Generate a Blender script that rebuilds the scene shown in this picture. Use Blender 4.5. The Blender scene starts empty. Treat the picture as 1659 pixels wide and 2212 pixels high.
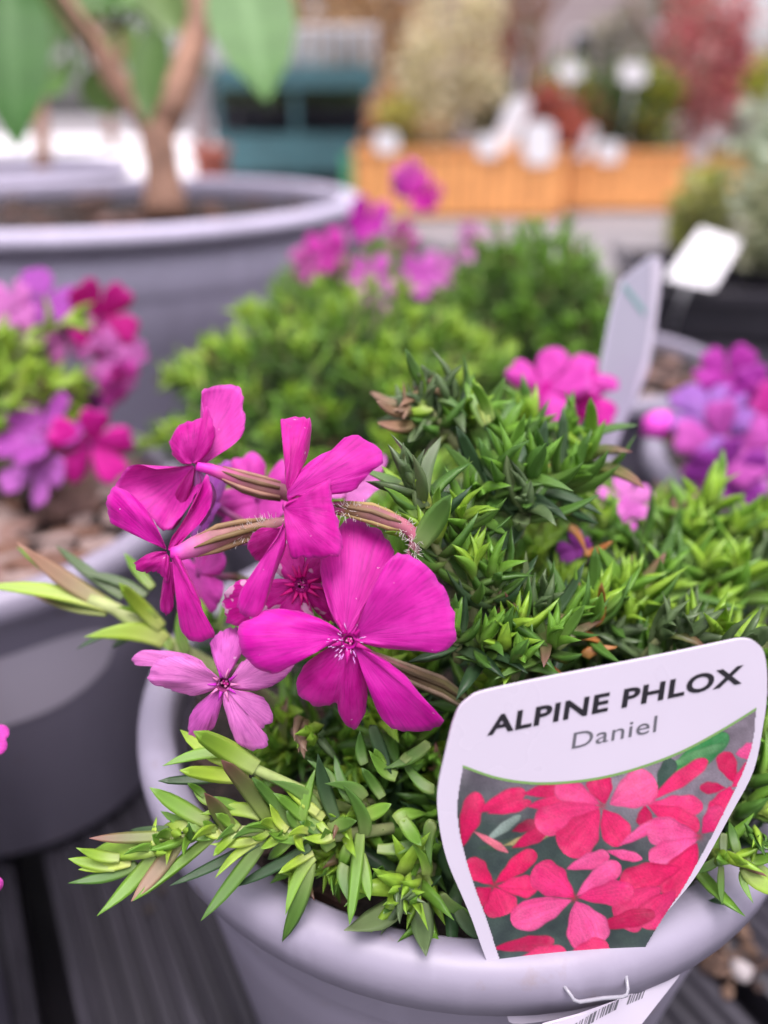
import bpy, math, random
import numpy as np
from mathutils import Vector, Matrix, noise as mnoise

rnd = random.Random(7)
sc = bpy.context.scene
col = sc.collection
R = math.radians

# ------------------------------------------------------------------ camera
PITCH, CAMZ, FPX, PW, PH = 27.5, 0.22, 1659.0, 1659.0, 2212.0
FOCUS = 0.1135
cd = bpy.data.cameras.new('camera'); cam = bpy.data.objects.new('camera', cd); col.objects.link(cam)
cam.location = (0, 0, CAMZ); cam.rotation_euler = (R(90 - PITCH), 0, 0)
cd.sensor_fit = 'HORIZONTAL'; cd.sensor_width = 36; cd.lens = 36 * FPX / PW
cd.clip_start = 0.005; cd.clip_end = 500
cd.dof.use_dof = True; cd.dof.focus_distance = FOCUS; cd.dof.aperture_fstop = 9.8
sc.camera = cam

# ------------------------------------------------------------------ sky, sun, exposure
SUN_EL, SUN_AZ = 79.0, 165.0         # high soft sun behind thin cloud, over the photographer's shoulder
w = bpy.data.worlds.new('World'); sc.world = w; w.use_nodes = True
wn = w.node_tree.nodes; wl = w.node_tree.links
sky = wn.new('ShaderNodeTexSky'); sky.sky_type = 'NISHITA'; sky.sun_disc = False
sky.sun_elevation = R(SUN_EL); sky.sun_rotation = R(SUN_AZ); sky.dust_density = 4.0; sky.air_density = 1.0; sky.ozone_density = 2.0
hs = wn.new('ShaderNodeHueSaturation'); hs.inputs['Saturation'].default_value = 0.22   # cloud veil: nearly white sky
wl.new(sky.outputs[0], hs.inputs['Color'])
wl.new(hs.outputs[0], wn['Background'].inputs['Color'])
wn['Background'].inputs['Strength'].default_value = 0.15
sd = bpy.data.lights.new('sun', 'SUN'); sun = bpy.data.objects.new('sun', sd); col.objects.link(sun)
sd.energy = 1.5; sd.angle = R(35); sd.color = (1.0, 0.965, 0.93)
az = R(SUN_AZ); sdir = Vector((math.sin(az) * math.cos(R(SUN_EL)), math.cos(az) * math.cos(R(SUN_EL)), math.sin(R(SUN_EL))))
sun.rotation_euler = (-sdir).to_track_quat('-Z', 'Y').to_euler(); sun.location = sdir * 20
vs = sc.view_settings
vs.view_transform = 'Standard'; vs.look = 'None'; vs.gamma = 1.0; vs.use_curve_mapping = False
vs.exposure = 0.92
try:
    vs.use_white_balance = True; vs.white_balance_temperature = 6500; vs.white_balance_tint = 21.0
except Exception:
    pass
sc.cycles.use_denoising = True
sc.cycles.max_bounces = 8

# ------------------------------------------------------------------ camera maths (photo pixel + distance -> point)
_p = R(PITCH)
FWD = Vector((0, math.cos(_p), -math.sin(_p))); UPV = Vector((0, math.sin(_p), math.cos(_p))); RGT = Vector((1, 0, 0))
CAM = Vector((0, 0, CAMZ))
def ray(x, y): return RGT * ((x - PW / 2) / FPX) - UPV * ((y - PH / 2) / FPX) + FWD
def at(x, y, d): return CAM + ray(x, y) * d
def atz(x, y, z):
    r = ray(x, y); return CAM + r * ((z - CAMZ) / r.z)
def aty(x, y, Y):
    r = ray(x, y); return CAM + r * (Y / r.y)
def proj(P):
    d = P - CAM; k = d.dot(FWD)
    if k < 1e-4: return (-9e9, -9e9, k)
    return (PW / 2 + FPX * d.dot(RGT) / k, PH / 2 - FPX * d.dot(UPV) / k, k)
def zone(x0, y0, s):
    def f(x, y): return ((x0 + x * s) * 0.95675, (y0 + y * s) * 0.95675)
    f.k = s * 0.95675
    return f
Z1 = zone(200, 840, 900 / 1659); Z2 = zone(140, 1500, 960 / 1659); Z3 = zone(950, 1400, 784 / 1659)
Z4 = zone(800, 780, 934 / 1659); ZB = zone(0, 1600, 700 / 1659); ZT = zone(1150, 2050, 584 / 1659)
ZR = zone(1250, 350, 484 / 1190); ZL = zone(0, 1180, 480 / 1659); ZS = zone(1500, 1500, 234 / 796)

# ------------------------------------------------------------------ materials
def srgb(r, g, b):
    f = lambda c: (c / 255 / 12.92) if c / 255 <= .04045 else ((c / 255 + .055) / 1.055) ** 2.4
    return (f(r), f(g), f(b))
def N(t, k, **kw):
    n = t.nodes.new(k)
    for a, b in kw.items():
        if a in n.inputs: n.inputs[a].default_value = b
        else: setattr(n, a, b)
    return n
def base_mat(name):
    m = bpy.data.materials.new(name); m.use_nodes = True
    t = m.node_tree; b = t.nodes['Principled BSDF']; return m, t, b
def mixc(t, mode, fac, a, b):
    n = t.nodes.new('ShaderNodeMix'); n.data_type = 'RGBA'; n.blend_type = mode
    for s, v in ((n.inputs[0], fac), (n.inputs[6], a), (n.inputs[7], b)):
        if hasattr(v, 'links'): t.links.new(v, s)
        elif isinstance(v, (int, float)): s.default_value = v
        else: s.default_value = (*v, 1)
    return n.outputs[2]
def noise_out(t, scale, detail=4, vec=None, rough=.55):
    n = N(t, 'ShaderNodeTexNoise', Scale=scale, Detail=detail, Roughness=rough)
    if vec is None:
        tc = t.nodes.new('ShaderNodeTexCoord'); vec = tc.outputs['Object']
    t.links.new(vec, n.inputs['Vector']); return n.outputs['Fac']
def ramp(t, fac, stops):
    r = t.nodes.new('ShaderNodeValToRGB'); e = r.color_ramp.elements
    while len(e) < len(stops): e.new(.5)
    for k, (p, c) in enumerate(stops): e[k].position = p; e[k].color = (*c, 1)
    t.links.new(fac, r.inputs[0]); return r.outputs[0]
def bump(t, b, h, strength, dist):
    n = N(t, 'ShaderNodeBump', Strength=strength, Distance=dist); t.links.new(h, n.inputs['Height']); t.links.new(n.outputs[0], b.inputs['Normal']); return n

def mat_plain(name, c, rough=.5, var=.25, scale=30, bmp=0, bdist=.001, spec=.5, c2=None, coord=None):
    m, t, b = base_mat(name)
    n = noise_out(t, scale)
    c2 = c2 or tuple(x * (1 - var) for x in c); c1 = tuple(min(1, x * (1 + var * .6)) for x in c)
    t.links.new(ramp(t, n, [(.3, c2), (.7, c1)]), b.inputs['Base Color'])
    b.inputs['Roughness'].default_value = rough; b.inputs['Specular IOR Level'].default_value = spec
    if bmp: bump(t, b, noise_out(t, scale * 3), bmp, bdist)
    return m

def mat_leaf(name, trans=.25, rough=.36):
    m, t, b = base_mat(name)
    at_ = N(t, 'ShaderNodeAttribute', attribute_name='Col')
    n = noise_out(t, 380, 3)
    v = ramp(t, n, [(.3, (.72, .76, .7)), (.7, (1.2, 1.15, 1.1))])
    oi = t.nodes.new('ShaderNodeObjectInfo')
    rv = ramp(t, oi.outputs['Random'], [(0, (.78, .86, .8)), (1, (1.16, 1.08, 1.0))])
    c = mixc(t, 'MULTIPLY', 1.0, at_.outputs['Color'], v); c = mixc(t, 'MULTIPLY', 1.0, c, rv)
    c = mixc(t, 'MIX', ramp(t, noise_out(t, 240, 4), [(.66, (0, 0, 0)), (.74, (.5, .5, .5))]), c, (.20, .15, .06))
    t.links.new(c, b.inputs['Base Color']); b.inputs['Roughness'].default_value = rough
    b.inputs['Specular IOR Level'].default_value = .45
    bump(t, b, n, .15, .0003)
    tr = t.nodes.new('ShaderNodeBsdfTranslucent'); t.links.new(mixc(t, 'MULTIPLY', 1.0, c, (1.25, 1.3, .9)), tr.inputs['Color'])
    mx = t.nodes.new('ShaderNodeMixShader'); mx.inputs[0].default_value = trans
    t.links.new(b.outputs[0], mx.inputs[1]); t.links.new(tr.outputs[0], mx.inputs[2])
    t.links.new(mx.outputs[0], t.nodes['Material Output'].inputs['Surface']); return m

def mat_petal(name, mottled=False):
    m, t, b = base_mat(name)
    a = N(t, 'ShaderNodeAttribute', attribute_name='Col'); uv = N(t, 'ShaderNodeAttribute', attribute_name='puv')
    mp = N(t, 'ShaderNodeMapping'); mp.inputs['Scale'].default_value = (48, 2.6, 1); t.links.new(uv.outputs['Vector'], mp.inputs['Vector'])
    vein = noise_out(t, 1.0, 4, mp.outputs[0], .6)
    mp2 = N(t, 'ShaderNodeMapping'); mp2.inputs['Scale'].default_value = (5, 3, 1); t.links.new(uv.outputs['Vector'], mp2.inputs['Vector'])
    blot = noise_out(t, 1.0, 3, mp2.outputs[0])
    c = mixc(t, 'MULTIPLY', 1.0, a.outputs['Color'], ramp(t, vein, [(.32, (.74, .62, .76)), (.5, (1, 1, 1)), (.72, (1.1, 1.25, 1.12))]))
    c = mixc(t, 'MULTIPLY', 1.0, c, ramp(t, blot, [(.3, (.86, .8, .86)), (.7, (1.08, 1.2, 1.1))]))
    c = mixc(t, 'MIX', ramp(t, blot, [(.42, (0, 0, 0)), (.75, (.22, .22, .22))]), c, srgb(244, 104, 222))
    speck = noise_out(t, 900 if not mottled else 330, 2)
    lo = .735 if not mottled else .60
    c = mixc(t, 'MIX', ramp(t, speck, [(lo, (0, 0, 0)), (lo + .03, (.75, .75, .75))]), c, srgb(240, 190, 236))
    c = mixc(t, 'MULTIPLY', 1.0, c, (.84, .9, .78))
    t.links.new(c, b.inputs['Base Color']); b.inputs['Roughness'].default_value = .55
    b.inputs['Specular IOR Level'].default_value = .3; b.inputs['Sheen Weight'].default_value = .12
    b.inputs['Sheen Roughness'].default_value = .4
    bump(t, b, vein, .35, .00035)
    tr = t.nodes.new('ShaderNodeBsdfTranslucent'); t.links.new(c, tr.inputs['Color'])
    mx = t.nodes.new('ShaderNodeMixShader'); mx.inputs[0].default_value = .36
    t.links.new(b.outputs[0], mx.inputs[1]); t.links.new(tr.outputs[0], mx.inputs[2])
    t.links.new(mx.outputs[0], t.nodes['Material Output'].inputs['Surface']); return m

def mat_vcol(name, rough=.5, spec=.4, nscale=0, noise_amt=.2):
    m, t, b = base_mat(name)
    a = N(t, 'ShaderNodeAttribute', attribute_name='Col'); c = a.outputs['Color']
    if nscale:
        c = mixc(t, 'MULTIPLY', 1.0, c, ramp(t, noise_out(t, nscale), [(.3, (1 - noise_amt,) * 3), (.7, (1 + noise_amt,) * 3)]))
    t.links.new(c, b.inputs['Base Color']); b.inputs['Roughness'].default_value = rough; b.inputs['Specular IOR Level'].default_value = spec
    return m

def mat_plastic(name, c, rough=.45):
    m, t, b = base_mat(name)
    n = noise_out(t, 14, 5); n2 = noise_out(t, 160, 4)
    cc = ramp(t, n, [(.3, tuple(x * .88 for x in c)), (.7, tuple(x * 1.08 for x in c))])
    cc = mixc(t, 'MIX', ramp(t, n2, [(.63, (0, 0, 0)), (.74, (.45, .45, .45))]), cc, (.22, .16, .13))   # dusty soil specks
    mp = N(t, 'ShaderNodeMapping'); mp.inputs['Scale'].default_value = (90, 90, 12); tc = t.nodes.new('ShaderNodeTexCoord'); t.links.new(tc.outputs['Object'], mp.inputs['Vector'])
    cc = mixc(t, 'MIX', ramp(t, noise_out(t, 1, 5, mp.outputs[0]), [(.55, (0, 0, 0)), (.8, (.3, .3, .3))]), cc, tuple(min(1, x * 1.7) for x in c))
    t.links.new(cc, b.inputs['Base Color'])
    t.links.new(ramp(t, n, [(.3, (rough - .08,) * 3), (.7, (rough + .12,) * 3)]), b.inputs['Roughness'])
    bump(t, b, noise_out(t, 500, 3), .12, .0003); return m

M = {}
def _lg(c): return (c[0] * .92, c[1] * 1.0, c[2] * .80)
M['leaf'] = mat_leaf('leaf_green'); M['bleaf'] = mat_leaf('shrub_leaf', .3, .5)
M['petal'] = mat_petal('petal'); M['petal_m'] = mat_petal('petal_mottled', True)
M['pot'] = mat_plastic('pot_plastic', (.275, .252, .325))
M['bigpot'] = mat_plastic('large_pot_plastic', (.48, .446, .57), .5)
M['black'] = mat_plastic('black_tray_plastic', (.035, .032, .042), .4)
M['card'] = mat_plain('label_card', srgb(203, 196, 210), .32, .02, 40)
def scuff(m):
    t = m.node_tree; b = t.nodes['Principled BSDF']; src = b.inputs['Base Color'].links[0].from_socket
    c = mixc(t, 'MIX', ramp(t, noise_out(t, 420, 2), [(.80, (0, 0, 0)), (.82, (.4, .4, .4))]), src, (.22, .17, .15)); t.links.new(c, b.inputs['Base Color'])
    t.links.new(ramp(t, noise_out(t, 60, 3), [(.35, (.24,) * 3), (.65, (.5,) * 3)]), b.inputs['Roughness'])
scuff(M['card'])
M['print'] = mat_vcol('label_print', .32, .45)
M['ink'] = mat_plain('ink_black', (.016, .015, .02), .4, .1)
M['ink2'] = mat_plain('ink_grey', (.13, .13, .15), .4, .1)
M['teal_ink'] = mat_plain('ink_teal', (.12, .32, .30), .4, .1)
M['stem'] = mat_vcol('stem', .55, .3, 300)
M['bark'] = mat_plain('bark', (.36, .20, .135), .8, .45, 60, .5, .002)
M['chip'] = mat_vcol('bark_chips', .8, .3, 160, .35)
M['wire'] = mat_plain('clear_wire', (.3, .3, .34), .12, .05)
M['white'] = mat_plain('white_plastic', (.82, .82, .84), .4, .03)

def mat_soil():
    m, t, b = base_mat('potting_soil')
    n = noise_out(t, 260, 5); t.links.new(ramp(t, n, [(.3, (.006, .005, .005)), (.55, (.028, .02, .017)), (.8, (.10, .065, .05))]), b.inputs['Base Color'])
    b.inputs['Roughness'].default_value = .9; bump(t, b, n, .9, .004); return m
M['soil'] = mat_soil()
def mat_deck():
    m, t, b = base_mat('stained_decking')
    tc = t.nodes.new('ShaderNodeTexCoord'); mp = N(t, 'ShaderNodeMapping'); mp.inputs['Scale'].default_value = (60, 4, 60)
    t.links.new(tc.outputs['Object'], mp.inputs['Vector'])
    g = noise_out(t, 1.6, 6, mp.outputs[0], .65); big = noise_out(t, 9, 4)
    c = ramp(t, g, [(.25, (.008, .0077, .0105)), (.55, (.031, .0295, .039)), (.8, (.115, .11, .138))])
    c = mixc(t, 'MULTIPLY', 1.0, c, ramp(t, big, [(.3, (.6, .6, .62)), (.7, (1.35, 1.3, 1.3))]))
    t.links.new(c, b.inputs['Base Color']); t.links.new(ramp(t, g, [(.3, (.50,) * 3), (.8, (.30,) * 3)]), b.inputs['Roughness'])
    bump(t, b, g, .5, .001); return m
M['deck'] = mat_deck()
def mat_concrete():
    m, t, b = base_mat('pale_concrete')
    n = noise_out(t, 1.3, 6); n2 = noise_out(t, 30, 5)
    c = ramp(t, n, [(.3, (.17, .16, .165)), (.7, (.30, .28, .285))])
    c = mixc(t, 'MULTIPLY', 1.0, c, ramp(t, n2, [(.3, (.82,) * 3), (.7, (1.1,) * 3)]))
    t.links.new(c, b.inputs['Base Color']); b.inputs['Roughness'].default_value = .85; bump(t, b, n2, .4, .004); return m
M['concrete'] = mat_concrete()
M['slab'] = mat_plain('grey_slab', (.20, .185, .195), .85, .3, 5, .4, .003)
M['sheet'] = mat_plain('overexposed_concrete', (.80, .79, .80), .8, .12, 40, .5, .01)  # pale concrete whitened in its colour to look overexposed
M['larch'] = mat_plain('orange_timber', (.92, .40, .13), .55, .22, 9, .3, .002)
M['larch2'] = mat_plain('yellow_timber', (.9, .56, .18), .55, .3, 9, .3, .002)
M['teal'] = mat_plain('teal_paint', (.035, .115, .13), .5, .2, 6)
M['terracotta'] = mat_plain('terracotta', (.42, .12, .08), .7, .2, 20)
M['post'] = mat_plain('grey_post', (.42, .38, .38), .6, .15, 12)
M['render'] = mat_plain('rendered_wall', (.52, .44, .45), .85, .18, 1.2, .4, .01)
M['slate'] = mat_plain('slate_roof', (.12, .11, .12), .6, .2, 4)
M['glass'] = mat_plain('window_glass', (.05, .06, .07), .08, .1, 2)
M['green_post'] = mat_plain('green_paint', (.06, .38, .16), .5, .2, 12)

# ------------------------------------------------------------------ mesh helpers
class MB:
    def __init__(s): s.v = []; s.f = []; s.c = []; s.uv = []
    def add(s, vs_, fs, c=(1, 1, 1), uv=None):
        o = len(s.v); s.v.extend(vs_); s.f.extend([tuple(i + o for i in f) for f in fs])
        if c and isinstance(c[0], (tuple, list)): s.c.extend(c)
        else: s.c.extend([c] * len(vs_))
        s.uv.extend(uv if uv else [(0, 0)] * len(vs_)); return o
    def box(s, a, b, c=(1, 1, 1)):
        x0, y0, z0 = a; x1, y1, z1 = b
        s.add([Vector(p) for p in ((x0, y0, z0), (x1, y0, z0), (x1, y1, z0), (x0, y1, z0), (x0, y0, z1), (x1, y0, z1), (x1, y1, z1), (x0, y1, z1))],
              [(0, 3, 2, 1), (4, 5, 6, 7), (0, 1, 5, 4), (1, 2, 6, 5), (2, 3, 7, 6), (3, 0, 4, 7)], c)
    def tube(s, pts, rads, n=8, c=(1, 1, 1), cap=True, cs=None):
        pts = [Vector(p) for p in pts]; m = len(pts); vs_ = []; cc = []
        up = Vector((.31, .2, .93))
        for i in range(m):
            t = (pts[min(i + 1, m - 1)] - pts[max(i - 1, 0)]).normalized()
            x = t.cross(up)
            if x.length < 1e-4: x = t.cross(Vector((1, 0, 0)))
            x.normalize(); y = t.cross(x)
            for k in range(n):
                a = 2 * math.pi * k / n; vs_.append(pts[i] + (x * math.cos(a) + y * math.sin(a)) * rads[i]); cc.append(cs[i] if cs else c)
        fs = [(i * n + k, i * n + (k + 1) % n, (i + 1) * n + (k + 1) % n, (i + 1) * n + k) for i in range(m - 1) for k in range(n)]
        if cap: fs.append(tuple(range(n - 1, -1, -1))); fs.append(tuple(range((m - 1) * n, m * n)))
        s.add(vs_, fs, cc)
    def mesh(s, name, mat, smooth=True):
        me = bpy.data.meshes.new(name); me.from_pydata([tuple(v) for v in s.v], [], s.f)
        a = me.attributes.new('Col', 'FLOAT_COLOR', 'POINT')
        arr = np.ones((len(s.v), 4), np.float32)
        if s.v: arr[:, :3] = np.array([tuple(c)[:3] for c in s.c], np.float32)
        a.data.foreach_set('color', arr.ravel())
        if any(u != (0, 0) for u in s.uv[:200]):
            b = me.attributes.new('puv', 'FLOAT_VECTOR', 'POINT'); ar = np.zeros((len(s.v), 3), np.float32); ar[:, :2] = np.array(s.uv); b.data.foreach_set('vector', ar.ravel())
        if smooth: me.polygons.foreach_set('use_smooth', [True] * len(me.polygons))
        me.materials.append(mat if not isinstance(mat, str) else M[mat]); me.update(); return me
    def build(s, name, mat, parent=None, smooth=True):
        return link(name, s.mesh(name, mat, smooth), parent)
def link(name, me, parent=None, mw=None):
    o = bpy.data.objects.new(name, me); col.objects.link(o)
    if parent is not None:
        o.parent = parent; o.matrix_parent_inverse = IW(parent)
    if mw is not None: o.matrix_basis = mw
    return o
def WM(o):
    m = Matrix.LocRotScale(o.location, o.rotation_euler, o.scale) if o.type == 'EMPTY' else o.matrix_basis.copy()
    return (WM(o.parent) @ o.matrix_parent_inverse @ m) if o.parent else m
def IW(o): return WM(o).inverted()
def empty(name, loc, parent=None):
    o = bpy.data.objects.new(name, None); col.objects.link(o); o.empty_display_size = .01
    if parent is not None:
        o.parent = parent; o.matrix_parent_inverse = IW(parent)
    o.location = loc; return o
def tag(o, label, cat, group=None, kind=None):
    o['label'] = label; o['category'] = cat
    if group: o['group'] = group
    if kind: o['kind'] = kind
    return o
def struct(o, kind='structure'): o['kind'] = kind; return o
def lathe(mb, prof, n=72, c=(1, 1, 1), center=(0, 0, 0), wob=0):
    cx, cy, cz = center; vs_ = []
    for r, z in prof:
        for k in range(n):
            a = 2 * math.pi * k / n; vs_.append(Vector((cx + r * math.cos(a), cy + r * math.sin(a), cz + z)))
    m = len(prof)
    fs = [(i * n + k, i * n + (k + 1) % n, (i + 1) * n + (k + 1) % n, (i + 1) * n + k) for i in range(m - 1) for k in range(n)]
    mb.add(vs_, fs, c)

# ------------------------------------------------------------------ ground, paving
GZ = -0.55
mb = MB(); mb.add([Vector(p) for p in ((-120, -40, GZ), (120, -40, GZ), (120, 200, GZ), (-120, 200, GZ))], [(0, 1, 2, 3)]); struct(mb.build('ground', 'concrete'))
def floor_sheet(name, pts, z, mat):
    mb = MB(); n = len(pts); mb.add([Vector((x, y, z)) for x, y in pts], [tuple(range(n))]); return struct(mb.build(name, mat))
floor_sheet('overexposed_ground', [(-14, 4.6), (-1.15, 4.6), (-1.9, 30), (-40, 30)], GZ + .004, 'sheet')  # white patch painting strong light on the pale concrete at left
sl = floor_sheet('paving', [(-1.1, 2.2), (1.05, 2.2), (.95, 5.6), (-1.1, 6.2)], GZ + .006, 'slab')
for i in range(4):
    for j in range(6):
        x = -1.09 + i * .53; y = 2.25 + j * .56
        mb = MB(); mb.box((x + .006, y + .006, GZ + .008), (x + .52, y + .55, GZ + .02 + rnd.uniform(-.003, .003))); mb.build('paving_slab', 'slab', sl, False)

# ------------------------------------------------------------------ slatted display bench
PA = R(30)                                # planks run away to the left
bench = tag(empty('display_bench', (0, 0, GZ)), 'low slatted bench of dark grooved decking boards carrying the pots', 'bench')
pd = Vector((-math.sin(PA), math.cos(PA), 0)); pc = Vector((math.cos(PA), math.sin(PA), 0))
g1 = atz(96, 2050, 0).dot(pc); g2 = atz(1590, 2112, 0).dot(pc)     # the two gaps in view
NP = 2; pitch_ = (g2 - g1) / NP; GAP = .0095
def plank_mesh(width, n=1):
    mb = MB(); prof = []; ng = int(width / .0062)
    for k in range(ng):
        x = -width / 2 + width * k / ng; s = width / ng
        prof += [(x + s * .1, 0), (x + s * .62, .0), (x + s * .72, -.0016), (x + s * .95, -.0016)]
    prof[0] = (-width / 2, -.0008); prof.append((width / 2, -.0008)); prof = [(-width / 2, -.022)] + prof + [(width / 2, -.022)]
    L0, L1, ns = -1.0, 1.75, 6; m = len(prof); vs_ = []
    for j in range(ns + 1):
        y = L0 + (L1 - L0) * j / ns
        for x, z in prof: vs_.append(Vector((x, y, z)))
    fs = [(j * m + k, j * m + (k + 1) % m, (j + 1) * m + (k + 1) % m, (j + 1) * m + k) for j in range(ns) for k in range(m)]
    fs += [tuple(range(m - 1, -1, -1)), tuple(range(ns * m, ns * m + m))]
    fs = [tuple(reversed(f)) for f in fs]
    mb.add(vs_, fs); return mb.mesh('plank', 'deck', False)
pm = plank_mesh(pitch_ - GAP)
for i in range(-6, 10):
    c = g1 + pitch_ * (i + .5)
    o = link('plank', pm, bench); o.matrix_basis = Matrix.Translation(pc * c + pd * rnd.uniform(-.006, .006) + Vector((0, 0, rnd.uniform(-.001, 0)))) @ Matrix.Rotation(PA, 4, 'Z')
def bench_box(name, c0, c1, d0, d1, z0, z1):
    mb = MB(); vs_ = [pc * c + pd * d + Vector((0, 0, z)) for z in (z0, z1) for c, d in ((c0, d0), (c1, d0), (c1, d1), (c0, d1))]
    mb.add(vs_, [(0, 3, 2, 1), (4, 5, 6, 7), (0, 1, 5, 4), (1, 2, 6, 5), (2, 3, 7, 6), (3, 0, 4, 7)]); mb.build(name, 'deck', bench, False)
ca, cb = g1 + pitch_ * -5.9, g1 + pitch_ * 9.9
for d in (-.9, -.25, .45, 1.15, 1.68): bench_box('bearer', ca, cb, d - .02, d + .02, -.09, -.0225)
mb = MB(); mb.add([pc * c + pd * d + Vector((0, 0, -.0945)) for c, d in ((ca, -.95), (cb, -.95), (cb, 1.72), (ca, 1.72))], [(0, 1, 2, 3)]); mb.build('gap_shade_sheet', 'black', bench, False)  # added black sheet, stands in for the under-bench shade in the board gaps
for c in (ca + .03, cb - .03):
    for d in (-.85, 1.6): bench_box('leg', c - .03, c + .03, d + .025, d + .085, GZ, -.0225)

# ------------------------------------------------------------------ pots
PR, PZ = .07, .11
def pot_parts(root, c, r=PR, h=PZ, mat='pot', n=80, step=None, soil_drop=.012, lip=None):
    lip = lip or .0076 * r / .07; d = .0085 * r / .07 if r < .1 else .014; t = .0018
    x, y = c; cen = (x, y, 0)
    mb = MB(); rw = r - lip * .55; rb = r * (.72 if r < .1 else .9)
    if step:
        prof = [(0, .002), (rb, .002), (rb + .002, .0045), (rw - .006, step - .0035), (rw - .0035, step - .001), (rw - .002, step + .001), (rw, h - d)]
    else:
        prof = [(0, .002), (rb, .002), (rb + .002, .0045), (rw - .001, h - d * 1.6), (rw, h - d)]
    prof += [(rw - t, h - d), (rw - t - .001, h - .03), (rb, .006), (0, .006)]
    lathe(mb, prof, n, center=cen); mb.build('wall', mat, root)
    mb = MB()
    a = r - lip
    prof = [(a, h - d - .001), (a - .0004, h - d * .5), (a + .0002, h - .0012), (a + lip * .15, h - .0002), (a + lip * .5, h + .0003), (a + lip * .8, h - .0006),
            (a + lip * .95, h - .0022), (r, h - .0045 * r / .07), (r - .0002, h - d), (r - .0014, h - d - .0006), (rw - .001, h - d * .9), (a, h - d - .001)]
    lathe(mb, prof, n, center=cen); mb.build('rim', mat, root)
    mb = MB(); nr = 14; nn = 40; vs_ = [Vector((x, y, h - soil_drop))]; rr = r - lip - .002
    for i in range(1, nr + 1):
        for k in range(nn):
            a = 2 * math.pi * k / nn; q = rr * i / nr; p = Vector((x + q * math.cos(a), y + q * math.sin(a), 0))
            p.z = h - soil_drop + .004 * mnoise.noise(p * 90) + .002 * mnoise.noise(p * 260); vs_.append(p)
    fs = [(0, 1 + k, 1 + (k + 1) % nn) for k in range(nn)] + [(1 + (i - 1) * nn + k, 1 + i * nn + k, 1 + i * nn + (k + 1) % nn, 1 + (i - 1) * nn + (k + 1) % nn) for i in range(1, nr) for k in range(nn)]
    mb.add(vs_, fs); mb.build('soil', 'soil', root)
def pot(c, label, group='grey plastic nursery pots', **kw):
    root = tag(empty('plant_pot', (c[0], c[1], 0)), label, 'plant pot', group); pot_parts(root, c, **kw); return root
FRONT = (.017, .136); LEFT = (-.135, .222); BACK = (-.010, .292); BACKR = (.102, .382); RIGHT = (.165, .250); FAR = (-.012, .472); EDGE = (-.1300, .104)
p_front = pot(FRONT, 'lilac grey pot holding the alpine phlox with the white name label')
p_left = pot(LEFT, 'lilac grey pot with bark chips and a pale sticker round its side', soil_drop=.009)
p_back = pot(BACK, 'lilac grey pot hidden under the wide green mound behind the labelled phlox')
p_backr = pot(BACKR, 'lilac grey pot with bare brown soil beside the tall grey label', soil_drop=.006)
p_right = pot(RIGHT, 'lilac grey pot with dark soil under the violet flowers')
p_far = pot(FAR, 'lilac grey pot of pink flowers standing against the large tub')
p_edge = pot(EDGE, 'small lilac grey pot left of the labelled phlox pot', r=.0445, h=.10)

BIG = (-.255, .725); BIGR, BIGZ = .235, .155
bigp = tag(empty('planter_tub', (BIG[0], BIG[1], 0)), 'wide lilac grey tub with a ridge round it holding the brown trunked shrub', 'plant pot', 'large shrub tubs')
pot_parts(bigp, BIG, BIGR, BIGZ, 'bigpot', 120, step=.108, soil_drop=.022, lip=.017)
BIG2 = (-.62, 1.22)
bigq = tag(empty('planter_tub', (BIG2[0], BIG2[1], 0)), 'dark grey tub behind the large lilac tub', 'plant pot', 'large shrub tubs')
pot_parts(bigq, BIG2, .24, .155, 'bigpot', 90, step=.1, soil_drop=.02, lip=.016)

def chips(root, c, n, r0, r1, h, seed, big=1.0, pale=None):
    rr = random.Random(seed); metas = []
    for v in range(5):
        mb = MB(); a, b_, t = rr.uniform(.004, .008), rr.uniform(.003, .005), rr.uniform(.0012, .0025)
        cc = rr.choice([(.16, .085, .06), (.11, .06, .045), (.20, .12, .10), (.07, .045, .035), (.26, .19, .17)])
        vs_ = []; q = 7
        for z, s in ((-t, .8), (t, 1), (t * 1.3, .6)):
            for k in range(q):
                an = 2 * math.pi * k / q; j = rr.uniform(.75, 1.2) * s; vs_.append(Vector((a * math.cos(an) * j, b_ * math.sin(an) * j, z)))
        fs = [(i * q + k, i * q + (k + 1) % q, (i + 1) * q + (k + 1) % q, (i + 1) * q + k) for i in range(2) for k in range(q)] + [tuple(range(2 * q, 3 * q)), tuple(range(q - 1, -1, -1))]
        mb.add(vs_, fs, cc); metas.append(mb.mesh('bark_chip', 'chip', False))
    for i in range(n):
        an = rr.uniform(0, 2 * math.pi); q = math.sqrt(rr.uniform(r0 * r0, r1 * r1))
        o = link('bark_chip', rr.choice(metas), root)
        o.matrix_basis = Matrix.Translation((c[0] + q * math.cos(an), c[1] + q * math.sin(an), h + rr.uniform(-.001, .003))) @ Matrix.Rotation(rr.uniform(0, 6.3), 4, 'Z') @ Matrix.Rotation(rr.uniform(-.5, .5), 4, 'X') @ Matrix.Scale(big * rr.uniform(.7, 1.5), 4)
chips(p_left, LEFT, 150, 0, .058, .1015, 3)
chips(p_front, FRONT, 60, .02, .058, .098, 4, .7)
chips(p_right, RIGHT, 60, 0, .058, .099, 5, .8)
chips(p_backr, BACKR, 60, 0, .058, .1045, 6, .8)
chips(bigp, BIG, 70, 0, .2, BIGZ - .021, 8, 1.6)

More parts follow.
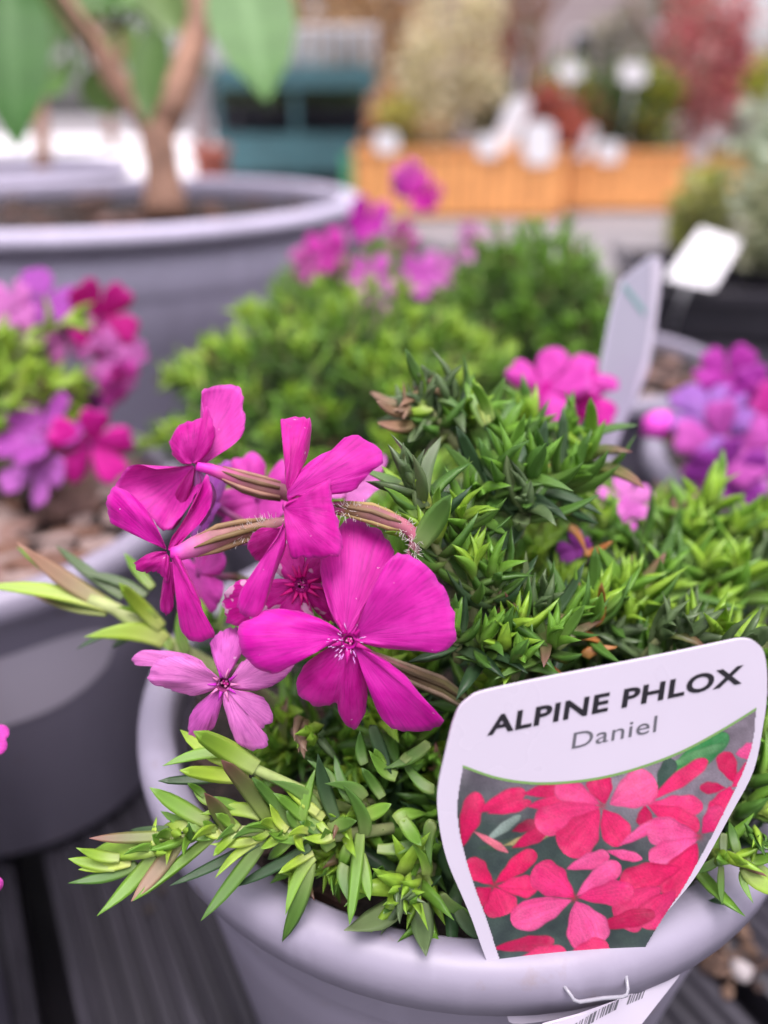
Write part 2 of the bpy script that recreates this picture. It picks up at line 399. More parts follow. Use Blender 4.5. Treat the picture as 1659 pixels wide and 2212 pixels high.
# ------------------------------------------------------------------ leaves
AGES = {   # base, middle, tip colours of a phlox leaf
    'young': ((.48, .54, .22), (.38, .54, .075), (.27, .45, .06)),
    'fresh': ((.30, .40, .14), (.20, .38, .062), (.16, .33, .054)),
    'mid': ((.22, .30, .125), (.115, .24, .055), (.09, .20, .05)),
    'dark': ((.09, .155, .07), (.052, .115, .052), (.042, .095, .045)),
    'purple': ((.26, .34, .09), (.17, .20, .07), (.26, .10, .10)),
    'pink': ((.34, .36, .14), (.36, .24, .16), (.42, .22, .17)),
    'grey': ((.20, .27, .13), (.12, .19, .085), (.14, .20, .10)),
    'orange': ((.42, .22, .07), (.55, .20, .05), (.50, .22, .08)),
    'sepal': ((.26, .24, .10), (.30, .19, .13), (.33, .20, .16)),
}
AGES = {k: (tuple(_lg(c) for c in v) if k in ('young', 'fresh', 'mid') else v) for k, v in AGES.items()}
LSH = []
for i, (zb, xb, sh) in enumerate([(.10, 0, 0), (-.12, .05, 0), (.22, -.05, 1), (-.05, .14, 1), (.05, -.14, 0), (.16, .03, 2)]): LSH.append((zb, xb, sh))
def leaf_mesh(age, shape, hi):
    zb, xb, sh = LSH[shape]; A = AGES[age]; ns = 8 if hi else 5; rr = random.Random(hash((shape, hi)) & 255)
    vs_ = []; cc = []
    for i in range(ns):
        t = i / (ns - 1)
        lin = (.74 + .26 * math.sin(math.pi * min(1, t * 1.25)))
        tp_ = (.62, .70, .55)[sh]; wd = lin * (1 if t < tp_ else max(0, 1 - ((t - tp_) / (1 - tp_)) ** (2.3, 3.0, 1.9)[sh]))
        wd = max(wd, .03) * .5; th = .66 * wd * (1.1 - .3 * t)
        x0 = xb * t * t * 2.2; z0 = zb * (t * t * 1.5 - .2 * t)
        keel = .05 * wd
        sec = [(-wd, .28 * wd), (-wd * .55, .2 * wd + th * .35), (0, -keel + th * .5), (wd * .55, .2 * wd + th * .35), (wd, .28 * wd), (wd * .5, -th), (0, -th * 1.6 - keel), (-wd * .5, -th)]
        if not hi: sec = [sec[0], sec[2], sec[4], sec[6]]
        # length axis y; x is scaled by the width, z by the width too (bend given in lengths, handled in place())
        for (x, z) in sec:
            vs_.append(Vector((x + 0, t, z)))
            k = t * 2; a, b_ = (A[0], A[1]) if k < 1 else (A[1], A[2]); f = k % 1 if k < 2 else 1
            c = [a[q] + (b_[q] - a[q]) * f for q in range(3)]
            e = 1.18 if abs(x) > wd * .9 else (.9 if abs(x) < .01 and z > -keel * 1.1 else 1.0)
            cc.append(tuple(v * e for v in c))
        for v in vs_[-len(sec):]: v.x += x0 * 6; v.z += z0 * 9
    n = 8 if hi else 4
    fs = [(i * n + k, i * n + (k + 1) % n, (i + 1) * n + (k + 1) % n, (i + 1) * n + k) for i in range(ns - 1) for k in range(n)]
    fs.append(tuple(range(n - 1, -1, -1))); fs.append(tuple(range((ns - 1) * n, ns * n)))
    return vs_, [tuple(reversed(f)) for f in fs], cc
LM = {}; LMESH = {}
def leaf_geo(age, shape, hi):
    k = (age, shape, hi)
    if k not in LM: LM[k] = leaf_mesh(age, shape, hi)
    return LM[k]
def leaf_data(age, shape, hi):
    k = (age, shape, hi)
    if k not in LMESH:
        v, f, c = leaf_geo(*k); mb = MB(); mb.add(v, f, c); LMESH[k] = mb.mesh('leaf', 'leaf')
    return LMESH[k]
def leaf_matrix(B, T, width, nrm):
    y = T - B; L = y.length; y = y.normalized(); x = y.cross(nrm)
    if x.length < 1e-5: x = y.orthogonal()
    x.normalize(); z = x.cross(y)
    m = Matrix.Identity(4)
    for i in range(3): m[i][0] = x[i] * width; m[i][1] = y[i] * L; m[i][2] = z[i] * width; m[i][3] = B[i]
    return m

BLOCK = []      # (polygon in photo pixels, distance): nothing of the foliage may stand in front of these
def inside(poly, x, y):
    r = False; j = len(poly) - 1
    for i in range(len(poly)):
        xi, yi = poly[i]; xj, yj = poly[j]
        if (yi > y) != (yj > y) and x < (xj - xi) * (y - yi) / (yj - yi) + xi: r = not r
        j = i
    return r
def blocked(P, pad=0):
    x, y, d = proj(P)
    for poly, dep, bb in BLOCK:
        if bb[0] < x < bb[1] and bb[2] < y < bb[3] and d < dep + .004 and inside(poly, x, y): return True
    return False
def block(poly, dep):
    xs = [p[0] for p in poly]; ys = [p[1] for p in poly]; BLOCK.append((poly, dep, (min(xs), max(xs), min(ys), max(ys))))

class Plant:
    def __init__(s, name, loc, label, cat, group=None):
        s.root = tag(empty(name, loc), label, cat, group); s.leaves = []; s.stems = MB()
    def leaf(s, B, T, width, nrm, age='mid', shape=None, pri=0, hi=False, check=True):
        if check and (blocked(B) or blocked(T) or blocked((B + T) / 2)): return
        s.leaves.append((pri, B, T, width, nrm, age, rnd.randrange(6) if shape is None else shape, hi))
    def stem(s, pts, r0, r1, c=(.22, .26, .10), n=6):
        m = len(pts); s.stems.tube(pts, [r0 + (r1 - r0) * i / (m - 1) for i in range(m)], n, c)
    def finish(s, nmax=290):
        def pr(l):
            x, y, d = proj((l[1] + l[2]) / 2)
            vis = -50 < x < PW + 50 and -50 < y < PH + 50
            return -(l[0] * 10 + (1 if vis else -5) + (l[2] - l[1]).length / max(d, .05) * 5)
        ls = sorted(s.leaves, key=pr)
        for l in ls[:nmax]: link('leaf', leaf_data(l[5], l[6], l[7]), s.root, leaf_matrix(l[1], l[2], l[3], l[4]))
        rest = ls[nmax:]
        if rest:
            mb = MB()
            for l in rest:
                v, f, c = leaf_geo(l[5], l[6], False); m = leaf_matrix(l[1], l[2], l[3], l[4]); mb.add([m @ p for p in v], f, c)
            struct(mb.build('foliage', 'leaf', s.root), 'stuff')
        if s.stems.v: s.stems.build('stem', 'stem', s.root)

def bez(a, b, c, t): return a * (1 - t) ** 2 + b * 2 * t * (1 - t) + c * t * t
def grow_shoot(pl, root, tip, npair, L, wd, ages=('young', 'fresh', 'mid', 'dark'), start=.3, rr=rnd, lift=.5, pri=0, hi=False, c=(.24, .27, .12)):
    ctl = root.lerp(tip, .5) + Vector((0, 0, (tip - root).length * lift * .5))
    pts = [bez(root, ctl, tip, k / 6) for k in range(7)]
    if not any(blocked(p) for p in pts): pl.stem(pts, .0010, .0006, c, 5)
    ph = rr.uniform(0, 6.28)
    for k in range(npair):
        u = k / max(1, npair - 1); t = start + (1 - start) * u
        P = bez(root, ctl, tip, t); d = (bez(root, ctl, tip, min(1, t + .02)) - bez(root, ctl, tip, t - .02)).normalized()
        x = d.orthogonal().normalized(); y = d.cross(x); ph += math.pi / 2 + rr.uniform(-.25, .25)
        op = R(72 - 46 * u ** 1.6) + rr.uniform(-.15, .15)
        for sg in (0, math.pi):
            o = x * math.cos(ph + sg) + y * math.sin(ph + sg)
            l = L * rr.uniform(.8, 1.15) * (1 - .38 * u ** 3); dr = (d * math.cos(op) + o * math.sin(op)).normalized()
            q = u + rr.uniform(-.2, .2)
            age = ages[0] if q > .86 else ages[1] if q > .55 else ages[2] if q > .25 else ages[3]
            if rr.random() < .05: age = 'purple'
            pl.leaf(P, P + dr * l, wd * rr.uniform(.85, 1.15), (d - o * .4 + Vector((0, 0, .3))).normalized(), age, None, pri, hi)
    for k in range(4):
        o = (x * math.cos(k * 1.57 + ph) + y * math.sin(k * 1.57 + ph)); dr = (d + o * .22).normalized()
        pl.leaf(tip - d * .001, tip + dr * L * .55, wd * .85, (-o + Vector((0, 0, .2))).normalized(), ages[0], None, pri, hi)

def dome(pl, c, h, n, Rmax, hmax, L, wd, npair, seed, off=(0, 0), ages=('young', 'fresh', 'mid', 'dark'), keep=None, start=.3, spread=.6):
    rr = random.Random(seed)
    for i in range(n):
        rho = math.sqrt((i + .5) / n) * Rmax; ph = i * 2.39996 + rr.uniform(-.3, .3)
        ct, sn = math.cos(ph), math.sin(ph)
        z = h + hmax * (1 - (rho / Rmax) ** 2.2) * rr.uniform(.62, 1.1) + .004
        tip = Vector((c[0] + off[0] + rho * ct, c[1] + off[1] + rho * sn, z))
        root = Vector((c[0] + off[0] * .7 + rho * ct * spread, c[1] + off[1] * .7 + rho * sn * spread, h - .014))
        if keep and not keep(tip): continue
        grow_shoot(pl, root, tip, npair, L, wd, ages, start, rr)

# ------------------------------------------------------------------ petals
MAG = srgb(228, 22, 180); MAG2 = srgb(218, 14, 166); LIL = srgb(238, 132, 222); PNK = srgb(232, 70, 200); VIO = srgb(176, 70, 190)
def smooth_outline(pts, n):
    P = [Vector(p) for p in pts]; m = len(P); out = []
    for i in range(n):
        f = i / (n - 1) * (m - 1); k = min(int(f), m - 2); t = f - k
        a, b_, c, d = P[max(k - 1, 0)], P[k], P[k + 1], P[min(k + 2, m - 1)]
        out.append(.5 * ((2 * b_) + (c - a) * t + (2 * a - 5 * b_ + 4 * c - d) * t * t + (3 * b_ - a - 3 * c + d) * t ** 3))
    return out
def fan(mb, base, edge, nrm, bulge, colr, nu=14, thick=.00012, curl=0, ruff=.0002, seed=0, under=1.12, eye=.12, wave=1.8):
    """petal: a curved sheet from its base out to its outline, with a front and a back face"""
    n = len(edge); rr = random.Random(seed); lay = []; cs = []; uv = []
    hsh = rr.uniform(0, 50)
    for side in (0, 1):
        for i in range(nu + 1):
            u = i / nu
            for k in range(n):
                v = k / (n - 1)
                e = edge[k]; p = base.lerp(e, u)
                nb = bulge * math.sin(math.pi * u ** 1.15) * math.sin(math.pi * v) ** .6 + curl * u ** 3
                L = (e - base).length
                nb += wave * L * .05 * u * u * mnoise.noise(Vector((v * 3.1 + hsh, u * 1.4, hsh)))
                if i == nu: p = p + (e - base).normalized() * ruff * (mnoise.noise(Vector((v * 26 + hsh, 3, 1))) + .6 * mnoise.noise(Vector((v * 61 + hsh, 9, 1)))) * (1 if .12 < v < .88 else .2)
                nb += ruff * .9 * u ** 3 * mnoise.noise(Vector((v * 14 + hsh, u * 3, 7)))
                lay.append(p + nrm * (nb - (thick if side else 0)))
                k1 = max(0, 1 - u / eye) if eye else 0; ed = max(0, (u - .93) / .07)
                c = [q * (1 + .10 * (u - .5)) for q in colr]
                c = [c[0] * (1 - .35 * k1) + .10 * k1 * 0, c[1] * (1 - .3 * k1), c[2] * (1 - .25 * k1)]
                c = [c[q] + ((.62, .16, .66)[q] - c[q]) * .22 * ed for q in range(3)]
                if side: c = [min(1, c[0] * under), c[1] * under + .015, min(1, c[2] * under)]
                cs.append(tuple(c)); uv.append((v + hsh, u + .001))
    o = (nu + 1) * n; fs = []
    for i in range(nu):
        for k in range(n - 1):
            a, b_, c, d = i * n + k, i * n + k + 1, (i + 1) * n + k + 1, (i + 1) * n + k
            fs.append((a, b_, c, d)); fs.append((o + d, o + c, o + b_, o + a))
    for k in range(n - 1): fs.append((nu * n + k, nu * n + k + 1, o + nu * n + k + 1, o + nu * n + k))
    mb.add(lay, fs, cs, uv)

class Flower:
    def __init__(s, plant, Z, cx, cy, dep, colr, mat='petal'):
        s.Z, s.d, s.col, s.mat = Z, dep, colr, mat; x, y = Z(cx, cy); s.C = at(x, y, dep); s.cx, s.cy = cx, cy
        s.root = empty('flower', s.C, plant.root)
    def petal(s, base, pts, tipdz, mid=0, tilt=0, bulge=.0012, colr=None, seed=0, curl=0, patches=(), ruff=.0006, under=1.12, wave=1.8, eye=.12):
        """base and outline in photo pixels; tipdz mm of distance at the tip, tilt mm added across from first to last edge"""
        mb = MB()
        for pi, (b_, ps, dz, tl, bg) in enumerate([(base, pts, tipdz, tilt, bulge)] + list(patches)):
            bx, by = s.Z(*b_); B = at(bx, by, s.d + mid * .001)
            ol = smooth_outline(ps, 44); ax = Vector(b_); far = max((Vector(q) - ax).length for q in ol)
            edge = []
            for k, q in enumerate(ol):
                x, y = s.Z(*q); v = k / 43; f = (Vector(q) - ax).length / far
                edge.append(at(x, y, s.d + .001 * (mid + (dz - mid) * f + tl * (v - .5) * f)))
            nrm = -ray(*s.Z(*ol[22])).normalized()
            fan(mb, B, edge, nrm, bg, colr or s.col, seed=seed + pi * 7 + len(ps), curl=curl, ruff=ruff, under=under, wave=wave, eye=eye)
            poly = [s.Z(*q) for q in ol]; block(poly, s.d + .001 * min(0, dz))
        return mb.build('petal', s.mat, s.root)

def gen_petal_meshes(colr, mat='petal', nvar=3, seed=0):
    out = []; rr = random.Random(seed)
    for v in range(nvar):
        mb = MB(); pts = []
        wd = rr.uniform(.34, .44); nt = rr.uniform(.02, .08)
        for k in range(21):
            q = k / 20; a = (q - .5) * 2
            x = wd * math.sin(a * math.pi * .5) * (1 if abs(a) < .8 else 1); 
            y = (1 - abs(a) ** 3.2) ** .5 * .82 + .18 - nt * math.exp(-(a / .12) ** 2)
            if abs(a) > .97: x *= .5; y = .25
            pts.append(Vector((x, y, 0)))
        cup = rr.uniform(-.12, .2); tw = rr.uniform(-.25, .25)
        edge = [Vector((p.x, p.y, cup * p.y ** 2 + tw * p.x)) for p in pts]
        fan(mb, Vector((0, .03, 0)), edge, Vector((0, 0, 1)), rr.uniform(-.05, .1), colr, nu=8, thick=.008, ruff=.02, seed=seed * 10 + v, curl=rr.uniform(-.2, .05))
        out.append(mb.mesh('petal', mat))
    return out
GP = {}
def gen_flower(plant, C, nrm, size, colr, seed=0, stem_to=None, mat='petal', npet=5, cup=.15):
    key = (tuple(round(c, 3) for c in colr), mat)
    if key not in GP: GP[key] = gen_petal_meshes(colr, mat, 4, len(GP) + 3)
    rr = random.Random(seed); root = empty('flower', C, plant.root)
    nrm = nrm.normalized(); x = nrm.orthogonal().normalized(); y = nrm.cross(x); ph = rr.uniform(0, 6)
    for k in range(npet):
        a = ph + k * 2 * math.pi / 5 + rr.uniform(-.12, .12); d = x * math.cos(a) + y * math.sin(a)
        e = cup + rr.uniform(-.25, .35); dr = (d * math.cos(e) + nrm * math.sin(e)).normalized(); s = size * .5 * rr.uniform(.88, 1.08)
        xx = dr.cross((nrm * math.cos(e) - d * math.sin(e))).normalized(); zz = xx.cross(dr)
        m = Matrix.Identity(4)
        for i in range(3): m[i][0] = xx[i] * s; m[i][1] = dr[i] * s; m[i][2] = zz[i] * s; m[i][3] = C[i]
        link('petal', rr.choice(GP[key]), root, m)
    mb = MB(); e = C - nrm * size * .5
    mb.tube([C + nrm * size * .015, C - nrm * size * .2, e], [size * .045, size * .035, size * .05], 7, cs=[srgb(120, 20, 100), (.45, .12, .35), (.3, .16, .12)])
    if stem_to is not None: mb.tube([e, (e + stem_to) / 2 + Vector((0, 0, .004)), stem_to], [size * .05, size * .025, size * .022], 6, c=(.25, .24, .12))
    mb.build('flower_tube', 'stem', root)
    return root

# ================================================================== the labelled front phlox
front = Plant('phlox_plant', (FRONT[0], FRONT[1], PZ - .012), 'magenta flowered alpine phlox with needle leaves growing round the white name label', 'plant', 'phlox plants in pots')

def eye_(mb, c, n, r):   # anthers filling the throat
    x = n.orthogonal().normalized(); y = n.cross(x)
    for k in range(6):
        a = k * 1.05; p = c + (x * math.cos(a) + y * math.sin(a)) * (r * .75 if k else 0) - n * .0002
        mb.tube([p - n * .0006, p, p + n * .0003], [r * .4, r * .42, r * .15], 6, c=srgb(206, 120, 170) if k % 2 else srgb(190, 40, 140))
# --- flower A, open towards us
def tube_px(mb, Z, pts, rads, cs=None, c=(.3, .2, .15), n=10):
    mb.tube([at(*Z(x, y), d) for x, y, d in pts], rads, n, c, cs=cs)
A = Flower(front, Z1, 1085, 1120, .1095, MAG)
A.petal((1068, 1092), [(1058, 1078), (1030, 1050), (1000, 980), (975, 890), (962, 800), (985, 715), (1040, 650), (1085, 605), (1140, 622), (1200, 652), (1250, 700), (1272, 762), (1235, 830), (1190, 900), (1150, 990), (1105, 1075), (1078, 1088)], 7, tilt=-1, bulge=.0010, seed=11, colr=srgb(222, 30, 178))
A.petal((1100, 1102), [(1090, 1085), (1130, 1035), (1165, 950), (1200, 860), (1240, 792), (1290, 760), (1345, 766), (1400, 800), (1443, 852), (1482, 900), (1510, 960), (1522, 1030), (1527, 1090), (1507, 1147), (1450, 1168), (1370, 1160), (1280, 1155), (1200, 1145), (1130, 1128), (1104, 1115)], -1.2, tilt=2.5, bulge=.0016, seed=12, colr=srgb(228, 32, 186))
A.petal((1060, 1102), [(1062, 1088), (1020, 1058), (960, 1024), (890, 1000), (810, 985), (740, 990), (670, 1028), (618, 1065), (622, 1110), (640, 1165), (680, 1218), (740, 1252), (800, 1247), (850, 1200), (900, 1165), (960, 1140), (1020, 1128), (1060, 1118)], -1.0, tilt=-4.5, bulge=.0022, seed=13, colr=srgb(230, 14, 188))
A.petal((1085, 1135), [(1070, 1128), (1015, 1140), (955, 1172), (898, 1222), (864, 1290), (880, 1350), (940, 1387), (1000, 1391), (1032, 1376), (1045, 1430), (1080, 1477), (1112, 1482), (1147, 1430), (1162, 1350), (1157, 1270), (1135, 1200), (1102, 1142)], 5, tilt=1.0, bulge=.0016, seed=14, colr=srgb(216, 10, 165))
A.petal((1104, 1142), [(1100, 1148), (1125, 1200), (1155, 1280), (1185, 1370), (1225, 1450), (1290, 1490), (1370, 1498), (1430, 1486), (1480, 1455), (1440, 1405), (1385, 1345), (1322, 1268), (1250, 1208), (1180, 1168), (1112, 1136)], 2, tilt=-3.5, bulge=.0020, seed=15, colr=srgb(224, 20, 182))
mb = MB()   # throat and the short hairs round it
ca = A.C; rn = -ray(*Z1(1085, 1120)).normalized(); rx = rn.orthogonal().normalized(); ry = rn.cross(rx)
mb.tube([ca + rn * .0005, ca - rn * .0006, ca - rn * .010], [.0011, .0006, .0008], 12, cs=[srgb(176, 20, 140), srgb(130, 8, 100), srgb(190, 80, 160)], cap=False); eye_(mb, ca, rn, .0005)
for k in range(46):
    an = rnd.uniform(0, 6.28); q = rnd.uniform(.0007, .0026); p = ca + (rx * math.cos(an) + ry * math.sin(an)) * q + rn * .0003
    o = (rx * math.cos(an) + ry * math.sin(an)) * rnd.uniform(.0002, .0010) + rn * rnd.uniform(.0005, .0011)
    mb.tube([p, p + o], [.00009, .00003], 4, c=rnd.choice([srgb(232, 190, 240), srgb(220, 150, 230), srgb(150, 20, 120)]))
for k in range(5):
    an = .55 + k * 1.2566; d_ = rx * math.cos(an) + ry * math.sin(an)
    mb.tube([ca + d_ * .0012 + rn * .0005, ca + d_ * .0034 + rn * .0006], [.0005, .0001], 5, c=srgb(168, 6, 120))
mb.build('flower_tube', 'stem', A.root)
mb = MB(); tube_px(mb, Z1, [(1085, 1120, .119), (1180, 1180, .1215), (1330, 1255, .1225), (1470, 1310, .1235), (1600, 1400, .125), (1700, 1500, .13)], [.0006, .0007, .0013, .0015, .0011, .0009],
    cs=[srgb(190, 80, 160), srgb(170, 100, 120), srgb(120, 98, 78), srgb(112, 104, 70), (.14, .18, .07), (.12, .18, .07)])
for k in range(6):
    an = k * 1.047 + .2
    mb.tube([at(*Z1(x, y), d) + (UPV * math.cos(an) - FWD * math.sin(an)) * q for x, y, d, q in ((1200, 1190, .1216, .0009), (1330, 1255, .1225, .0014), (1470, 1310, .1235, .0016), (1590, 1390, .1248, .0012))], [.0001, .0004, .0004, .0002], 5, c=srgb(84, 70, 50) if k % 2 else srgb(150, 130, 110))

mb.build('calyx', 'stem', A.root)

# --- flower B, seen from the side
B = Flower(front, Z1, 815, 560, .1100, MAG2)
B.petal((828, 500), [(822, 480), (816, 420), (822, 340), (838, 272), (850, 236), (828, 214), (797, 198), (850, 190), (905, 187), (927, 212), (923, 290), (905, 370), (872, 420), (845, 455), (834, 490)], 5, tilt=7, bulge=.0018, seed=21)
B.petal((825, 520), [(826, 500), (842, 460), (890, 400), (960, 345), (1020, 320), (1060, 275), (1100, 262), (1160, 284), (1205, 315), (1226, 375), (1182, 410), (1150, 442), (1110, 490), (1050, 507), (1000, 502), (930, 497), (870, 517), (832, 540)], 3, tilt=-4, bulge=.0012, seed=22, colr=srgb(220, 24, 178))
B.petal((813, 640), [(812, 620), (790, 670), (760, 735), (720, 790), (670, 855), (630, 918), (622, 985), (655, 1020), (712, 1012), (742, 950), (772, 860), (800, 785), (822, 720), (818, 655)], -2.0, tilt=4, bulge=.0014, seed=24, colr=srgb(222, 20, 178))
B.petal((815, 565), [(822, 545), (840, 532), (900, 508), (960, 478), (1003, 443), (1012, 520), (1030, 600), (1057, 700), (1052, 752), (1000, 774), (920, 772), (850, 780), (828, 720), (817, 640), (812, 585)], -1.5, tilt=-3, bulge=.0012, seed=23, colr=srgb(220, 12, 172))
B.petal((806, 650), [(800, 640), (770, 652), (720, 648), (680, 678), (661, 730), (686, 772), (735, 792), (785, 745), (806, 680)], 5, tilt=2, bulge=.0008, seed=25, colr=srgb(204, 4, 150))
mb = MB(); tube_px(mb, Z1, [(815, 560, .1105), (900, 560, .1125), (1010, 566, .114), (1080, 572, .1135), (1180, 592, .113), (1260, 622, .1128), (1310, 638, .1128), (1345, 665, .113), (1360, 700, .1133), (1352, 745, .1138), (1340, 800, .116), (1330, 900, .122)],
    [.0007, .0008, .0009, .0011, .0014, .0013, .0010, .0009, .0009, .0009, .001, .001],
    cs=[srgb(190, 60, 150)] * 3 + [srgb(120, 96, 60), srgb(128, 88, 86), srgb(150, 98, 100), srgb(170, 100, 115), srgb(176, 98, 118), srgb(170, 96, 118), srgb(176, 120, 130), srgb(150, 130, 90), srgb(120, 130, 70)], n=14)
for k in range(5):   # sepal ribs
    an = k * 1.2566; pts = []
    for x, y, d, q in ((1020, 562, .1137, .0008), (1090, 574, .1134, .0011), (1180, 592, .113, .0014), (1250, 618, .1128, .0013), (1300, 634, .1128, .001)):
        pts.append(at(*Z1(x, y), d) + (UPV * math.cos(an) - FWD * math.sin(an)) * q)
    mb.tube(pts, [.0001, .0003, .0004, .0004, .0002], 5, c=srgb(116, 92, 66) if k % 2 else srgb(150, 128, 80))
for k in range(260):   # fine hairs on calyx and stalk
    q = rnd.random(); L_ = [(1030, 566), (1180, 592), (1300, 636), (1350, 672), (1358, 740), (1340, 790)]; f = q * 5; i = min(int(f), 4); a_, b_ = L_[i], L_[i + 1]
    x = a_[0] + (b_[0] - a_[0]) * (f - i); y = a_[1] + (b_[1] - a_[1]) * (f - i); an = rnd.uniform(0, 6.28)
    dv = UPV * math.cos(an) + RGT * math.sin(an) * .6 - FWD * rnd.uniform(-.3, 1); p = at(*Z1(x, y), .113) + dv.normalized() * .0008
    mb.tube([p, p + dv.normalized() * rnd.uniform(.0007, .0013)], [.00005, .00002], 3, c=(.75, .7, .66), cap=False)
mb.build('calyx', 'stem', B.root)

# --- flower D, deep magenta, behind B
D = Flower(front, Z1, 885, 885, .1165, srgb(212, 8, 160), 'petal_m')
D.petal((872, 888), [(868, 872), (820, 860), (740, 862), (665, 862), (618, 868), (585, 900), (563, 940), (558, 992), (588, 1042), (632, 1062), (700, 1042), (790, 990), (850, 930), (870, 905)], 1, tilt=2, bulge=.001, seed=31, ruff=.0009)
D.petal((880, 870), [(866, 880), (800, 850), (740, 790), (735, 720), (790, 690), (860, 700), (900, 760), (896, 850)], 5, bulge=.0008, seed=32)
D.petal((897, 872), [(888, 862), (900, 790), (950, 730), (1020, 730), (1060, 780), (1030, 840), (960, 880), (905, 884)], 5, bulge=.0008, seed=33)
D.petal((900, 892), [(898, 880), (960, 880), (1020, 920), (1045, 980), (1030, 1040), (980, 1030), (930, 980), (895, 905)], 2, bulge=.0008, seed=34)
D.petal((885, 900), [(895, 900), (925, 970), (940, 1040), (890, 1090), (810, 1080), (770, 1020), (800, 950), (868, 896)], 1, bulge=.001, seed=35)
mb = MB(); mb.tube([D.C - FWD * .0007, D.C + FWD * .0008, D.C + FWD * .012], [.0013, .0007, .0010], 12, cs=[srgb(150, 8, 100), srgb(120, 6, 80), srgb(180, 80, 130)], cap=False); eye_(mb, D.C, -FWD, .0006)
for k in range(12):
    an = k * .5236 + rnd.uniform(-.2, .2); d_ = (RGT * math.cos(an) + UPV * math.sin(an)) * rnd.uniform(.7, 1.1)
    mb.tube([D.C + d_ * .0014 - FWD * .0006, D.C + d_ * .0034 - FWD * .0009], [.0004, .0001], 5, c=srgb(186, 4, 112))
mb.build('flower_tube', 'stem', D.root)

# --- flower C, upper left pair
C1 = Flower(front, Z1, 440, 388, .1190, MAG)
C1.petal((452, 388), [(462, 372), (505, 330), (524, 250), (500, 200), (478, 150), (470, 82), (500, 61), (570, 54), (624, 59), (641, 90), (641, 150), (653, 210), (641, 262), (590, 312), (530, 352), (478, 388)], 3, tilt=5, bulge=-.0016, seed=41, colr=srgb(236, 70, 201))
C1.petal((432, 378), [(425, 384), (388, 381), (350, 342), (339, 282), (368, 230), (430, 204), (482, 182), (486, 140), (515, 195), (527, 258), (512, 322), (468, 370), (445, 384)], 0, tilt=-5, bulge=.0014, seed=42, colr=srgb(214, 8, 165))
C1.petal((440, 395), [(430, 386), (370, 394), (280, 404), (205, 384), (150, 410), (112, 470), (108, 520), (190, 560), (262, 610), (306, 660), (345, 650), (400, 585), (440, 520), (470, 470), (455, 410)], -.5, tilt=5, bulge=-.0020, seed=43, colr=srgb(226, 40, 184), under=1.0)
C1.petal((452, 400), [(450, 396), (480, 440), (520, 470), (532, 530), (500, 600), (470, 640), (440, 610), (432, 520), (440, 430)], 6, bulge=.001, seed=44, colr=srgb(200, 110, 201))
C1.petal((436, 396), [(440, 402), (436, 470), (410, 560), (370, 640), (330, 650), (330, 560), (370, 480), (425, 402)], 5, bulge=.001, seed=45, colr=srgb(190, 10, 141))
mb = MB(); tube_px(mb, Z1, [(450, 390, .1185), (500, 402, .1195), (570, 428, .1205), (640, 455, .121), (720, 478, .1215), (800, 496, .122), (900, 540, .124), (1000, 700, .128)], [.0007, .0009, .0011, .0014, .0015, .0013, .001, .001],
    cs=[srgb(205, 40, 170), srgb(206, 60, 166), srgb(176, 84, 130), srgb(140, 84, 96), srgb(128, 90, 84), srgb(136, 84, 96), (.3, .2, .14), (.25, .25, .1)], n=12)
for k in range(6):
    an = k * 1.047 + .2
    mb.tube([at(*Z1(x, y), d) + (UPV * math.cos(an) - FWD * math.sin(an)) * q for x, y, d, q in ((560, 424, .1205, .0012), (640, 455, .121, .0015), (720, 478, .1215, .0016), (800, 496, .122, .0014))], [.0001, .0004, .0004, .0003], 5, c=srgb(104, 80, 58) if k % 2 else srgb(150, 112, 96))
mb.build('calyx', 'stem', C1.root)
C2 = Flower(front, Z1, 332, 745, .1155, MAG2)
C2.petal((326, 742), [(318, 738), (298, 724), (240, 690), (160, 656), (95, 630), (77, 570), (84, 512), (108, 478), (170, 500), (232, 560), (277, 630), (306, 690), (324, 732)], -1.5, tilt=-4, bulge=.0018, seed=51, colr=srgb(232, 12, 188))
C2.petal((336, 745), [(330, 738), (345, 690), (380, 640), (430, 560), (470, 480), (490, 428), (512, 478), (512, 550), (472, 620), (412, 680), (362, 738), (345, 750)], 3, tilt=4, bulge=-.0012, seed=52, colr=srgb(220, 8, 172))
C2.petal((325, 755), [(325, 745), (270, 748), (215, 774), (192, 808), (215, 832), (270, 830), (305, 850), (325, 880), (340, 830), (338, 770)], 0, tilt=2, bulge=.001, seed=53, colr=srgb(206, 6, 156))
C2.petal((338, 790), [(322, 800), (310, 860), (300, 930), (297, 985), (320, 1006), (350, 992), (357, 930), (368, 860), (360, 790)], 4, bulge=.0006, seed=54, colr=srgb(216, 20, 167))
C2.petal((346, 768), [(345, 780), (370, 850), (375, 950), (374, 1030), (390, 1087), (440, 1121), (490, 1116), (526, 1085), (490, 1030), (468, 960), (440, 890), (410, 830), (378, 768), (356, 756)], 0, tilt=-5, bulge=.0016, seed=55, colr=srgb(222, 14, 174), ruff=.0006)
mb = MB(); tube_px(mb, Z1, [(340, 752, .1155), (380, 752, .116), (440, 728, .1165), (520, 695, .117), (600, 670, .118), (700, 650, .119), (800, 630, .12), (900, 640, .123), (1000, 760, .128)], [.0008, .0012, .0016, .0018, .0016, .0013, .001, .0009, .0009],
    cs=[srgb(196, 40, 160), srgb(196, 80, 160), srgb(186, 100, 150), srgb(150, 100, 105), srgb(140, 100, 90), srgb(140, 110, 90), srgb(150, 100, 110), (.25, .22, .1), (.2, .25, .1)], n=14)
